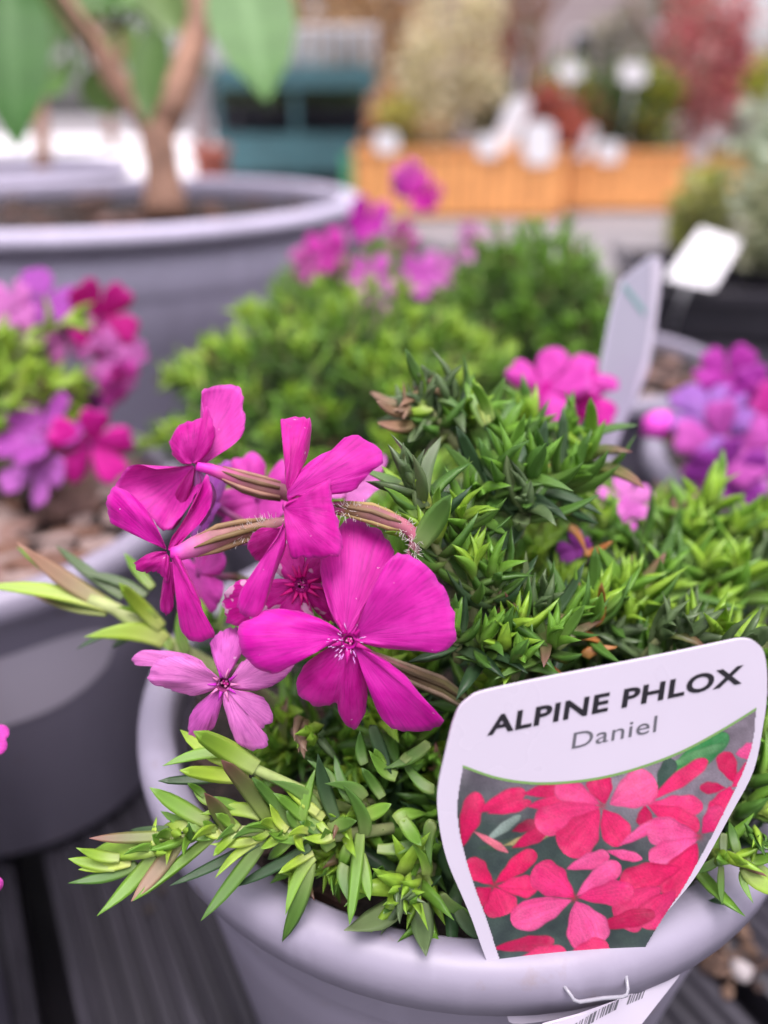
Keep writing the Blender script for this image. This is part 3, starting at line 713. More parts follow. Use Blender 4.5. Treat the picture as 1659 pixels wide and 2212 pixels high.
for k in range(5):
    an = k * 1.2566 + .4
    mb.tube([at(*Z1(x, y), d) + (UPV * math.cos(an) - FWD * math.sin(an)) * q for x, y, d, q in ((450, 725, .1165, .0016), (540, 690, .117, .0019), (640, 662, .118, .0016), (740, 642, .1195, .0012))], [.0001, .0005, .0005, .0003], 5, c=srgb(112, 92, 58) if k % 2 else srgb(140, 112, 80))
for k in range(160):
    x = rnd.uniform(450, 790); y = 725 + (x - 450) * -.28; an = rnd.uniform(0, 6.28); dv = (UPV * math.cos(an) + RGT * .3 * math.sin(an) - FWD * rnd.uniform(-.2, 1)).normalized()
    p = at(*Z1(x, y), .118) + dv * .0012; mb.tube([p, p + dv * rnd.uniform(.0007, .0012)], [.00005, .00002], 3, c=(.75, .68, .64), cap=False)
mb.build('calyx', 'stem', C2.root)

# --- flower E, paler, low on the left
E_ = Flower(front, Z1, 565, 1297, .1160, LIL)
E_.petal((545, 1290), [(548, 1278), (500, 1235), (430, 1195), (350, 1184), (290, 1200), (248, 1257), (255, 1292), (310, 1312), (370, 1332), (430, 1346), (500, 1332), (545, 1302)], -1, tilt=5, bulge=.0014, seed=61, ruff=.0006,
         patches=[((500, 1240), [(440, 1200), (330, 1186), (250, 1212), (205, 1222), (180, 1196), (220, 1160), (300, 1159), (400, 1170), (470, 1200)], 6, 1, .0005)])
E_.petal((560, 1275), [(548, 1270), (528, 1220), (508, 1150), (514, 1110), (560, 1075), (612, 1062), (645, 1110), (637, 1170), (602, 1232), (574, 1276)], 4, tilt=2, bulge=.001, seed=62, colr=srgb(234, 106, 218))
E_.petal((588, 1300), [(585, 1285), (610, 1245), (645, 1200), (720, 1168), (800, 1178), (858, 1200), (842, 1242), (792, 1290), (720, 1322), (650, 1327), (592, 1314)], 3, tilt=-2, bulge=.001, seed=63)
E_.petal((572, 1322), [(580, 1312), (620, 1324), (680, 1334), (740, 1368), (767, 1420), (762, 1462), (732, 1470), (716, 1490), (738, 1505), (746, 1530), (742, 1562), (690, 1570), (630, 1556), (600, 1510), (578, 1440), (560, 1380), (560, 1328)], -.5, tilt=2, bulge=.0014, seed=64, colr=srgb(242, 132, 226))
E_.petal((548, 1325), [(545, 1318), (500, 1343), (450, 1388), (418, 1440), (414, 1500), (440, 1537), (472, 1537), (492, 1500), (522, 1480), (543, 1420), (562, 1345)], 3, tilt=-2, bulge=.001, seed=65, colr=srgb(230, 100, 214))
mb = MB(); mb.tube([E_.C - FWD * .0005, E_.C + FWD * .001, E_.C + FWD * .010, at(*Z1(760, 1380), .134)], [.0011, .0006, .0010, .001], 12, cap=False, cs=[srgb(150, 60, 120), srgb(70, 20, 50), (.35, .2, .2), (.2, .25, .1)])
for k in range(10):
    an = k * .628; d_ = RGT * math.cos(an) + UPV * math.sin(an); mb.tube([E_.C + d_ * .0011 - FWD * .0006, E_.C + d_ * .0026 - FWD * .0007], [.0003, .00005], 4, c=srgb(180, 40, 170) if k % 2 else srgb(206, 120, 170))
eye_(mb, E_.C, -FWD, .0006); mb.build('flower_tube', 'stem', E_.root)

# --- blurred blooms behind the sharp ones and at the back of the same plant
soilc = Vector((FRONT[0], FRONT[1], PZ - .01))
for (x, y, d, s, c, sd_, nx) in [(745, 1060, .139, .026, LIL, 1, (-.3, -.2, 1)), (455, 1085, .136, .020, VIO, 2, (-.7, -.1, .6)), (560, 1080, .142, .022, PNK, 3, (-.3, -.6, .7)), (430, 1240, .137, .020, PNK, 4, (-.6, -.5, .4)),
                               (1175, 842, .196, .030, PNK, 5, (-.4, -.6, .8)), (1235, 870, .200, .031, MAG, 6, (.2, -.8, .5)), (1245, 815, .204, .027, PNK, 7, (.1, -.2, 1)),
                               (1352, 1085, .168, .017, srgb(232, 130, 220), 8, (.1, -.3, 1)), (1335, 1115, .165, .012, srgb(226, 110, 214), 9, (-.4, -.5, .6)), (1245, 1188, .146, .010, VIO, 10, (-.6, -.5, .5))]:
    C = at(x, y, d); gen_flower(front, C, Vector(nx), s * .8, c, 100 + sd_, soilc.lerp(C, .35) + Vector((0, .02, -.01)))

# --- the name label (stands inside the front rim)
LBL = [(290, 1560), (240, 1420), (198, 1320), (130, 1160), (95, 1020), (79, 880), (86, 780), (105, 690), (140, 540), (158, 480), (185, 420), (230, 378), (300, 343), (600, 278), (900, 220), (1200, 160), (1450, 107), (1530, 92), (1585, 98), (1622, 125), (1643, 165), (1655, 260), (1652, 380), (1638, 490), (1590, 720), (1480, 930), (1330, 1200), (1215, 1350), (1140, 1440), (1030, 1640), (940, 1800), (860, 1860), (470, 1930), (400, 1850)]
lp = [(at(*Z3(180, 430), .1010)), (at(*Z3(1640, 160), .1035)), (at(*Z3(760, 1480), .1125))]
ln = (lp[1] - lp[0]).cross(lp[2] - lp[0]).normalized()
if ln.dot(CAM - lp[0]) < 0: ln = -ln
def onlabel(x, y, off=0.0):
    r = ray(*Z3(x, y)); t = (lp[0] - CAM).dot(ln) / r.dot(ln); return CAM + r * t + ln * off
def lcard(outline, fn, thick, name, mat, parent):
    mb = MB(); n = len(outline); fr = [fn(x, y) for x, y in outline]; nn_ = (fr[1] - fr[0]).cross(fr[n // 2] - fr[0]).normalized()
    if nn_.dot(CAM - fr[0]) < 0: nn_ = -nn_
    bk = [p - nn_ * thick for p in fr]; mb.add(fr + bk, [tuple(range(n)), tuple(range(2 * n - 1, n - 1, -1))] + [((i + 1) % n, i, n + i, n + (i + 1) % n) for i in range(n)])
    return mb.build(name, mat, parent, False)
label = tag(empty('plant_label', onlabel(700, 1850)), 'white plant label reading ALPINE PHLOX Daniel with pink flower picture in the front pot', 'plant label')
so = [tuple(p) for p in smooth_outline(LBL + [LBL[0]], 150)][:-1]
lcard(so, onlabel, .0005, 'label_card', 'card', label)
block([Z3(*p) for p in LBL], .118)
# printed picture: painted flower colours on a fine grid of the label's own surface
xs = np.arange(150, 1622, 5.0); ys = np.arange(405, 1960, 5.0); GX, GY = np.meshgrid(xs, ys)
img = np.zeros(GX.shape + (3,)); rs = np.random.RandomState(3)
def nz(s, seed):
    r_ = np.random.RandomState(seed); g = r_.rand(int(2200 / s) + 3, int(2200 / s) + 3); fx = GX / s; fy = GY / s; ix = fx.astype(int); iy = fy.astype(int); tx = fx - ix; ty = fy - iy
    tx = tx * tx * (3 - 2 * tx); ty = ty * ty * (3 - 2 * ty)
    return (g[iy, ix] * (1 - tx) + g[iy, ix + 1] * tx) * (1 - ty) + (g[iy + 1, ix] * (1 - tx) + g[iy + 1, ix + 1] * tx) * ty
v0 = nz(90, 1) * .6 + nz(35, 2) * .4
top = np.clip((1050 - GY) / 350 + (GX - 600) / 1400, 0, 1)
for q in range(3): img[..., q] = (np.array(srgb(52, 62, 66))[q] * (1 - v0) + np.array(srgb(88, 108, 100))[q] * v0 * .8) * (1 - top) + np.array(srgb(150, 140, 152))[q] * top * (.55 + .6 * v0)
def paint_poly(cx, cy, ang, L, wd, c1, c2, soft=14, p=.62):
    ca_, sa = math.cos(ang), math.sin(ang); u = ((GX - cx) * ca_ + (GY - cy) * sa) / L; v = (-(GX - cx) * sa + (GY - cy) * ca_)
    uc = np.clip(u, 0, 1); hw = wd * .54 * np.power(np.sin(np.pi / 2 * np.clip(uc * 1.25, 0, 1)), .85) * np.sqrt(np.clip(1 - np.power(uc, 7 if wd > 75 else 3.5), 0, 1)) * (1 + .05 * np.sin(u * 17 + cx)) * (1 + .14 * (nz(46, int(cx + cy) % 999) - .5))
    hw = np.where((u > 0) & (u < 1), hw, -9); a = np.clip((hw - np.abs(v)) / 7.0, 0, 1)[..., None]
    f = np.clip(.45 + .5 * v / max(wd, 1) + .35 * (nz(40, int(cx + L)) - .5) + .25 * (uc - .5), 0, 1)[..., None]
    edge = np.clip((hw - np.abs(v)) / (wd * .18 + 1), 0, 1)[..., None]
    r_ = np.random.RandomState(int(abs(cx * 3 + L * 7)) % 9999); st = r_.rand(400); vv = v / np.maximum(hw, 1) * 16 + 200; vi = np.clip(vv.astype(int), 0, 398); stk_ = st[vi] * (1 - (vv - vi)) + st[vi + 1] * (vv - vi)
    c = np.array(c1) * (1 - f) + np.array(c2) * f; c = c * (.62 + .38 * np.sqrt(edge)) * (.9 + .24 * stk_[..., None]) * 1.18 + .05 * np.clip(uc * 1.4 - .3, 0, 1)[..., None] * (nz(26, int(L)) * 1.0)[..., None]
    img[:] = img * (1 - a) + c * a
def to(cx, cy, tx, ty, wd, c1=(232, 52, 112), c2=(214, 30, 92), p=.62): paint_poly(cx, cy, math.atan2(ty - cy, tx - cx), math.hypot(tx - cx, ty - cy), wd, srgb(*c1), srgb(*c2), p=p)
G1, G2 = (60, 150, 80), (36, 120, 66); DK, DR = (200, 24, 84), (170, 22, 74); LT, LT2 = (240, 100, 160), (226, 56, 124)
to(1110, 800, 1470, 545, 120, G1, G2); to(1130, 720, 1460, 590, 60, (110, 170, 110), G2); to(1130, 840, 1200, 660, 90, (58, 84, 70), (40, 66, 60))
to(300, 1060, 480, 930, 60, (150, 170, 160), (110, 130, 120)); to(260, 1090, 520, 1060, 70, (70, 96, 76), (40, 52, 48)); to(240, 1000, 420, 1110, 46, (228, 120, 140), (190, 90, 100)); to(380, 1080, 640, 1010, 60, (190, 170, 120), (120, 130, 80))
to(500, 1000, 720, 930, 90, DK, DR); to(430, 1090, 600, 1000, 80, DK, DR); to(430, 1010, 560, 960, 70, (120, 30, 50), DR)
to(195, 1090, 270, 820, 110, DK, (210, 26, 90)); to(260, 920, 500, 815, 90, (222, 40, 100), DK); to(310, 925, 530, 865, 70, (224, 46, 104), DK); to(480, 830, 700, 800, 80, (214, 40, 100), DK); to(500, 890, 720, 860, 80)
to(1500, 780, 1440, 630, 100, DK, (214, 30, 88)); to(1480, 800, 1640, 680, 110); to(1470, 820, 1600, 880, 130); to(1460, 800, 1330, 800, 70, DK, DR); to(1480, 790, 1420, 960, 140); to(1500, 640, 1610, 620, 90, LT, LT2); to(1380, 860, 1450, 1000, 120)
to(880, 880, 840, 740, 130, (224, 48, 108), DK); to(1080, 870, 1370, 665, 84); to(1075, 880, 1350, 890, 110, (236, 70, 130), (220, 44, 104)); to(1080, 880, 1330, 1000, 120); to(1070, 880, 1070, 990, 90, DK, DR)
to(860, 880, 640, 790, 120, (238, 84, 140), LT2); to(900, 880, 1120, 760, 190, (240, 110, 160), (228, 60, 124), .5); to(860, 890, 545, 975, 160, (236, 70, 132), (222, 46, 106)); to(855, 900, 690, 1120, 190, (232, 56, 116), (216, 36, 96)); to(870, 900, 970, 1070, 150); to(940, 1080, 1150, 950, 70, LT, LT2)
to(690, 1190, 900, 1120, 90, LT, LT2); to(880, 1100, 1060, 1140, 60, LT, LT2); to(1330, 1030, 1080, 1000, 150, LT, LT2); to(1330, 1040, 1090, 1150, 120, LT, LT2); to(1340, 1020, 1450, 900, 120, LT2, DK); to(1320, 1060, 1180, 1330, 170, (226, 40, 100), DK)
to(1250, 1180, 950, 1260, 140, (222, 40, 100), DK); to(1150, 1270, 940, 1450, 190, (220, 60, 116), (200, 36, 92)); to(1220, 1290, 1050, 1460, 150, (226, 60, 120), DK); to(820, 1470, 1120, 1400, 90, DK, DR)
to(350, 1265, 215, 1150, 110, (226, 34, 96), DK); to(350, 1260, 550, 1105, 96, (222, 30, 92), DK); to(360, 1270, 560, 1270, 110); to(350, 1275, 400, 1410, 170); to(340, 1275, 240, 1350, 100, DK, DR)
to(735, 1325, 540, 1180, 170, LT2, (226, 40, 106)); to(740, 1320, 950, 1160, 110, LT, LT2); to(745, 1325, 1020, 1290, 120, LT2, (222, 40, 104)); to(725, 1335, 430, 1440, 150, LT, LT2, .55); to(740, 1340, 830, 1560, 220, LT, LT2, .55); to(330, 1570, 640, 1530, 80, DK, DR); to(420, 1650, 700, 1590, 120); to(700, 1600, 900, 1560, 120)
for (x, y) in ((865, 885), (730, 1325), (350, 1265), (1325, 1030)):
    a = np.exp(-((GX - x) ** 2 + (GY - y) ** 2) / 420)[..., None]; img[:] = img * (1 - .6 * a) + np.array(srgb(196, 24, 70)) * .6 * a
img *= .74; img *= (.86 + .28 * rs.rand(*GX.shape))[..., None] * (.82 + .36 * nz(70, 77))[..., None]
dots = (((GX // 5 + GY // 5) % 2) * .08 + .96)[..., None]; img *= dots
PRT = [(200, 700), (350, 752), (500, 778), (650, 780), (850, 757), (1050, 705), (1250, 628), (1450, 520), (1602, 425), (1592, 560), (1552, 700), (1450, 920), (1350, 1110), (1250, 1290), (1180, 1390), (1070, 1570), (960, 1770), (860, 1820), (470, 1860), (420, 1750), (360, 1580), (320, 1450), (250, 1260), (200, 1090), (176, 960), (175, 850)]
pp = [tuple(p) for p in smooth_outline(PRT[:9], 40)] + [tuple(p) for p in smooth_outline(PRT[8:] + [PRT[0]], 60)][1:-1]
px_, py_ = np.array(pp).T; ins = np.zeros(GX.shape, bool); j = len(pp) - 1
for i in range(len(pp)):
    cond = (py_[i] > GY) != (py_[j] > GY)
    with np.errstate(divide='ignore', invalid='ignore'): xx = (px_[j] - px_[i]) * (GY - py_[i]) / (py_[j] - py_[i] + 1e-9) + px_[i]
    ins ^= cond & (GX < xx); j = i
dl = lp[0] - CAM; nrm_ = np.array(ln); RX = (np.array([ray(*Z3(0, 0)), ray(*Z3(1000, 0)), ray(*Z3(0, 1000))]))
rays = RX[0] + (RX[1] - RX[0]) * (GX / 1000)[..., None] + (RX[2] - RX[0]) * (GY / 1000)[..., None]
tt = dl.dot(ln) / (rays @ nrm_); PT = np.array(CAM) + rays * tt[..., None] + nrm_ * .00006
ny, nx_ = GX.shape; cell = ins[:-1, :-1] & ins[1:, :-1] & ins[:-1, 1:] & ins[1:, 1:]; iy, ix = np.nonzero(cell); b0 = iy * nx_ + ix
F = np.stack([b0, b0 + nx_, b0 + nx_ + 1, b0 + 1], 1); used = np.unique(F); rem = np.full(nx_ * ny, -1); rem[used] = np.arange(len(used))
me = bpy.data.meshes.new('printed_picture'); me.from_pydata(PT.reshape(-1, 3)[used].tolist(), [], rem[F].tolist())
ca_ = me.attributes.new('Col', 'FLOAT_COLOR', 'POINT'); arr = np.ones((len(used), 4), np.float32); arr[:, :3] = np.clip(img.reshape(-1, 3)[used], 0, 1); ca_.data.foreach_set('color', arr.ravel()); me.materials.append(M['print'])
link('printed_picture', me, label)
mb = MB(); tc_ = smooth_outline(PRT[:9], 60); up_ = [onlabel(p.x, p.y - 9, .0001) for p in tc_]; dn_ = [onlabel(p.x, p.y + 3, .0001) for p in tc_]
mb.add(up_ + dn_, [(i, 60 + i, 61 + i, i + 1) for i in range(59)], srgb(120, 160, 92)); mb.build('printed_line', 'print', label)
def text_on(s, quad, fn, mat, parent, name, bold=0.0, spacing=1.0):
    cu = bpy.data.curves.new(name, 'FONT'); cu.body = s; cu.offset = bold; cu.space_character = spacing; cu.resolution_u = 4
    tmp = bpy.data.objects.new('tmp', cu); col.objects.link(tmp); dg = bpy.context.evaluated_depsgraph_get()
    me = bpy.data.meshes.new_from_object(tmp.evaluated_get(dg)); bpy.data.objects.remove(tmp)
    V = np.array([v.co for v in me.vertices]); lo = V.min(0); hi_ = V.max(0)
    bl, tl, tr, br = [np.array(q) for q in quad]
    for v in me.vertices:
        u = (v.co.x - lo[0]) / (hi_[0] - lo[0]); t = (v.co.y - lo[1]) / (hi_[1] - lo[1])
        q = (bl * (1 - u) + br * u) * (1 - t) + (tl * (1 - u) + tr * u) * t; v.co = fn(q[0], q[1])
    me.materials.clear(); me.materials.append(M[mat]); me.update(); return link(name, me, parent)
text_on('ALPINE PHLOX', ((316, 553), (330, 458), (1546, 211), (1532, 303)), lambda x, y: onlabel(x, y, .00008), 'ink', label, 'lettering', .03, 1.08)
text_on('Daniel', ((720, 615), (731, 538), (1131, 454), (1122, 533)), lambda x, y: onlabel(x, y, .00008), 'ink2', label, 'lettering', .0, 1.05)

# --- price tag with bar code under the front rim, and its clear loop
tp = [at(*ZT(1100, 320), .1205), at(*ZT(250, 760), .1085), at(*ZT(850, 900), .1180)]
tn = (tp[1] - tp[0]).cross(tp[2] - tp[0]).normalized()
if tn.dot(CAM - tp[0]) < 0: tn = -tn
def ontag(x, y, off=0.0):
    r = ray(*ZT(x, y)); t = (tp[0] - CAM).dot(tn) / r.dot(tn); return CAM + r * t + tn * off
ptag = tag(empty('price_tag', ontag(700, 800)), 'white bar coded price tag looped under the rim of the labelled pot', 'price tag')
lcard([(230, 750), (450, 690), (700, 602), (900, 480), (1060, 335), (1120, 300), (1150, 320), (1080, 450), (850, 744), (740, 900), (600, 1010), (150, 1010), (170, 800)], ontag, .0004, 'tag_card', 'card', ptag)
mb = MB(); q = random.Random(5); x = 395
while x < 870:
    wd = q.choice([5, 8, 12, 18]); f = (x - 395) / 475; y = 755 - 235 * f - 20 * math.sin(f * 3.1); h = 78 - 18 * f
    if not 690 < x < 760:
        mb.add([ontag(x, y, .00008), ontag(x + wd, y - wd * .5, .00008), ontag(x + wd - 22, y - wd * .5 + h, .00008), ontag(x - 22, y + h, .00008)], [(0, 3, 2, 1)])
    x += wd + q.choice([7, 10, 16])
mb.build('bar_code', 'ink2', ptag, False)
lp_ = tag(MB().build('hanging_loop', 'wire'), 'bent clear plastic loop holding the price tag to the pot', 'tag loop')
mb = MB(); tube_px(mb, ZT, [(350, 500, .1115), (385, 545, .111), (415, 590, .1105), (450, 602, .1105), (600, 578, .111), (720, 570, .112), (752, 560, .1125), (760, 520, .113), (748, 430, .1135)], [.00028] * 9, n=8)
lp_.data = mb.mesh('hanging_loop', 'wire')

# --- leaves you can pick out, traced
def L_(pl, Z, x0, y0, x1, y1, wpx, age, d=.1165, dd=0.0, shape=None, hi=True, roll=0.0, pri=3, check=False):
    Bp = at(*Z(x0, y0), d); Tp = at(*Z(x1, y1), d + dd * .001)
    n = (-FWD * .75 + UPV * .55 + RGT * (roll + rnd.uniform(-.3, .3))).normalized()
    pl.leaf(Bp, Tp, wpx * Z.k / FPX * d * 1.05, n, age, shape, pri, hi, check)
sp = .1165
for a in [(620, 850, 392, 822, 62, 'young'), (640, 800, 432, 800, 60, 'young'), (900, 720, 440, 815, 120, 'young', -1), (700, 825, 455, 872, 55, 'young'), (920, 680, 503, 712, 62, 'purple'), (900, 640, 662, 662, 34, 'dark', 2), (1010, 625, 832, 658, 64, 'young'), (1130, 625, 840, 652, 56, 'fresh'),
          (1110, 612, 808, 448, 84, 'fresh', 1), (1250, 680, 1100, 378, 92, 'purple', -1), (730, 840, 455, 968, 68, 'mid', 1), (825, 780, 628, 1088, 80, 'fresh', -1), (975, 690, 752, 1018, 86, 'pink', -2), (1165, 660, 790, 972, 62, 'fresh', 0), (1385, 715, 940, 962, 58, 'dark', -1), (1425, 690, 1120, 1122, 78, 'mid', -2),
          (1405, 690, 1160, 772, 52, 'young'), (1370, 715, 1140, 818, 50, 'young'), (1400, 575, 1158, 430, 76, 'young'), (1340, 560, 1140, 480, 54, 'fresh'), (1440, 600, 1200, 195, 84, 'purple', -1), (1560, 620, 1360, 340, 62, 'mid'), (1659, 740, 1290, 962, 62, 'dark', 1), (1675, 770, 1500, 862, 48, 'young', -1), (1680, 790, 1462, 990, 64, 'fresh', -1),
          (1660, 820, 1558, 1300, 84, 'mid', -3), (1600, 660, 1640, 350, 60, 'fresh', -1), (1370, 320, 1055, 118, 112, 'young', 0), (1240, 240, 912, 192, 66, 'fresh', 0), (1300, 300, 915, 243, 78, 'young', 0), (1330, 370, 985, 342, 84, 'young', -1), (1180, 370, 930, 392, 56, 'dark', 2), (1130, 505, 990, 465, 48, 'fresh'), (1095, 470, 1048, 402, 40, 'fresh'),
          (1240, 640, 1080, 560, 60, 'dark', 3), (1500, 640, 1400, 560, 60, 'young', 0), (1560, 700, 1410, 840, 58, 'fresh'), (1480, 660, 1520, 700, 70, 'fresh', -1), (1640, 640, 1545, 560, 90, 'mid', 1), (1690, 640, 1480, 450, 60, 'fresh', 1), (1700, 560, 1500, 400, 56, 'young', 1), (1350, 400, 1200, 420, 60, 'fresh', 2)]:
    L_(front, ZB, *a[:6], d=sp, dd=a[6] if len(a) > 6 else rnd.uniform(-1, 1))
SPR = [(1760, 676), (1640, 668), (1520, 658), (1420, 650), (1300, 652), (1180, 660), (1060, 672), (960, 690), (860, 730), (790, 760)]
q = random.Random(41)
for i, (x, y) in enumerate(SPR):      # small axillary leaves that clothe the stem
    for k in range(4):
        sg = 1 if k % 2 else -1; l = q.uniform(110, 190) * (1 - .3 * i / 9); an = q.uniform(.25, 1.0); x0 = x + q.uniform(-40, 40)
        L_(front, ZB, x0, y + sg * 8, x0 - l * math.cos(an), y + sg * (10 + l * math.sin(an) * .8), q.uniform(42, 62), q.choice(['young', 'young', 'fresh', 'fresh', 'mid']), d=sp - .0006 * (k // 2), dd=q.uniform(-4, 1))
front.stem([at(*ZB(x, y), d) for x, y, d in ((2100, 640, .123), (1800, 680, .119), (1659, 672, .1172), (1430, 650, .1168), (1150, 660, .1167), (960, 690, .1167), (760, 770, .1167))], .00095, .0007, (.34, .40, .17), 9)
front.stem([at(*ZB(x, y), d) for x, y, d in ((1900, 560, .122), (1600, 430, .119), (1380, 330, .1172), (1250, 270, .1168))], .0009, .0008, (.32, .42, .14), 9)
for a in [(1000, 570, 898, 388, 52, 'mid'), (1020, 600, 850, 458, 48, 'young'), (1010, 610, 818, 514, 50, 'fresh'), (1065, 600, 958, 335, 56, 'dark'), (1180, 660, 1217, 478, 60, 'mid', -2), (1135, 525, 1018, 448, 54, 'mid'), (1180, 520, 1100, 396, 52, 'mid'), (1305, 440, 1185, 395, 56, 'fresh'), (1325, 600, 1394, 718, 56, 'fresh', -2),
          (1165, 660, 1132, 968, 50, 'fresh', -2), (1165, 740, 1203, 912, 50, 'fresh', -2), (1105, 780, 1045, 905, 56, 'mid', -2), (1320, 925, 1176, 1090, 92, 'grey', -2), (1400, 930, 1402, 1102, 88, 'grey', -2), (1230, 720, 1440, 752, 46, 'mid', 0), (1300, 610, 1390, 535, 56, 'fresh'), (1545, 960, 1630, 1152, 56, 'dark', -1), (1450, 490, 1325, 470, 54, 'mid'), (1430, 310, 1330, 420, 52, 'mid', 2),
          (1210, 245, 1262, 400, 50, 'dark', 2), (1040, 640, 1170, 600, 54, 'mid'), (1160, 600, 1290, 560, 56, 'fresh'), (1050, 720, 1000, 640, 60, 'fresh'), (1250, 520, 1190, 420, 44, 'mid', 2), (1260, 420, 1215, 330, 44, 'fresh', 1), (1180, 390, 1140, 290, 46, 'mid', 2), (1330, 380, 1400, 300, 46, 'mid', 2), (1060, 480, 1040, 360, 44, 'mid', 2), (1240, 860, 1200, 760, 56, 'mid', 0), (1450, 620, 1380, 680, 60, 'mid', 1), (1420, 820, 1450, 700, 50, 'fresh', 0), (1480, 900, 1530, 1010, 54, 'mid', 1), (1120, 700, 1090, 820, 46, 'fresh', -1)]:
    L_(front, Z2, *a[:6], d=.1172, dd=a[6] if len(a) > 6 else rnd.uniform(-1, 1))
# woolly bud knots
def bud_knot(pl, Z, x, y, d, rpx, n, ages, seed=0, hairs=60):
    rr = random.Random(seed); c = at(*Z(x, y), d); rad = rpx * Z.k / FPX * d
    for k in range(n):
        an = rr.uniform(0, 6.28); o = RGT * math.cos(an) + UPV * math.sin(an); q = rr.uniform(.1, .7)
        B_ = c + o * rad * q * .5 + FWD * rad * .3; T_ = c + o * rad * (q + .35) - FWD * rad * rr.uniform(.3, .9)
        pl.leaf(B_, T_, rad * rr.uniform(.35, .55), (-FWD + o * .5).normalized(), rr.choice(ages), 2, 2, True, False)
bud_knot(front, Z2, 1335, 880, .1160, 105, 16, ['grey', 'fresh', 'young', 'grey'], 1)
bud_knot(front, Z2, 960, 255, .1230, 110, 12, ['grey', 'sepal', 'young'], 2, 90)
bud_knot(front, ZS, 700, 1330, .1180, 130, 12, ['fresh', 'young', 'mid'], 3, 20)
for a in [(620, 1560, 800, 1920, 150, 'young', -2), (700, 1560, 900, 1760, 120, 'young', 0), (610, 1590, 545, 1765, 66, 'fresh', -1), (430, 1480, 235, 1700, 66, 'mid', 0), (435, 1550, 412, 1815, 56, 'mid', 0), (455, 1300, 430, 1465, 66, 'grey', 0), (600, 1500, 780, 1560, 90, 'fresh', 0), (560, 1440, 480, 1240, 80, 'mid', 1)]:
    L_(front, ZS, *a[:6], d=.1175, dd=a[6])
# the long shoot reaching left over the neighbour pot
for a in [(870, 650, 40, 180, 110, 'fresh', 2), (860, 660, 170, 290, 130, 'pink', 1), (840, 660, 0, 325, 120, 'young', 0), (760, 650, 90, 480, 100, 'mid', 1), (830, 705, 135, 640, 88, 'purple', 0), (960, 580, 365, 185, 84, 'grey', 1), (1140, 570, 755, 305, 84, 'grey', 2), (1190, 510, 975, 285, 84, 'fresh', 2), (990, 815, 615, 908, 56, 'dark', 0), (1060, 870, 825, 978, 64, 'dark', 0), (1290, 930, 880, 650, 160, 'young', 0), (1260, 820, 950, 530, 120, 'young', 0), (1460, 1010, 1270, 640, 100, 'fresh', 0), (1200, 760, 1100, 560, 100, 'young', -1), (1350, 980, 1180, 900, 90, 'fresh', -1)]:
    L_(front, ZL, *a[:6], d=.1390, dd=a[6])
front.stem([at(*ZL(x, y), d) for x, y, d in ((2300, 1500, .145), (1800, 1200, .143), (1400, 980, .1405), (1150, 850, .1395), (900, 670, .1392), (700, 600, .139))], .0014, .0012, (.36, .42, .17), 8)
# right of the flowers
for a in [(258, 800, 388, 602, 92, 'mid', .1128, -.5), (275, 650, 205, 402, 78, 'grey', .118, 0), (255, 705, 178, 540, 44, 'fresh', .118, 0), (300, 650, 258, 515, 38, 'young', .118, -1), (335, 660, 302, 560, 38, 'fresh', .118, -1), (290, 700, 108, 478, 60, 'young', .119, 0),
          (525, 320, 425, 148, 50, 'fresh', .134, 0), (535, 310, 478, 142, 46, 'young', .134, 0), (545, 300, 522, 155, 48, 'fresh', .134, 0), (310, 175, 176, 84, 60, 'mid', .137, 0), (275, 205, 188, 190, 54, 'sepal', .136, 0), (225, 268, 76, 288, 50, 'sepal', .136, -1), (245, 315, 98, 362, 62, 'sepal', .135, -1), (200, 240, 55, 228, 46, 'sepal', .137, 0), (300, 300, 215, 400, 46, 'grey', .135, 0), (330, 215, 430, 190, 54, 'mid', .136, 0), (260, 240, 330, 180, 50, 'fresh', .135, 0), (300, 250, 260, 300, 60, 'young', .134, -1),
          (720, 1090, 742, 945, 48, 'mid', .124, 0), (845, 1065, 855, 952, 50, 'orange', .127, 0), (815, 1100, 758, 1028, 44, 'orange', .127, 0), (955, 1115, 1045, 1046, 60, 'orange', .128, 0), (890, 1165, 995, 1140, 50, 'orange', .126, 0), (925, 1250, 965, 1165, 50, 'orange', .126, 0), (740, 1300, 860, 1290, 44, 'orange', .120, 0), (920, 830, 985, 855, 40, 'orange', .142, 0), (860, 730, 950, 760, 40, 'orange', .142, 0), (640, 420, 650, 340, 34, 'orange', .150, 0), (700, 480, 740, 440, 34, 'orange', .140, 0)]:
    L_(front, Z4, *a[:6], d=a[6], dd=a[7], pri=2.5)
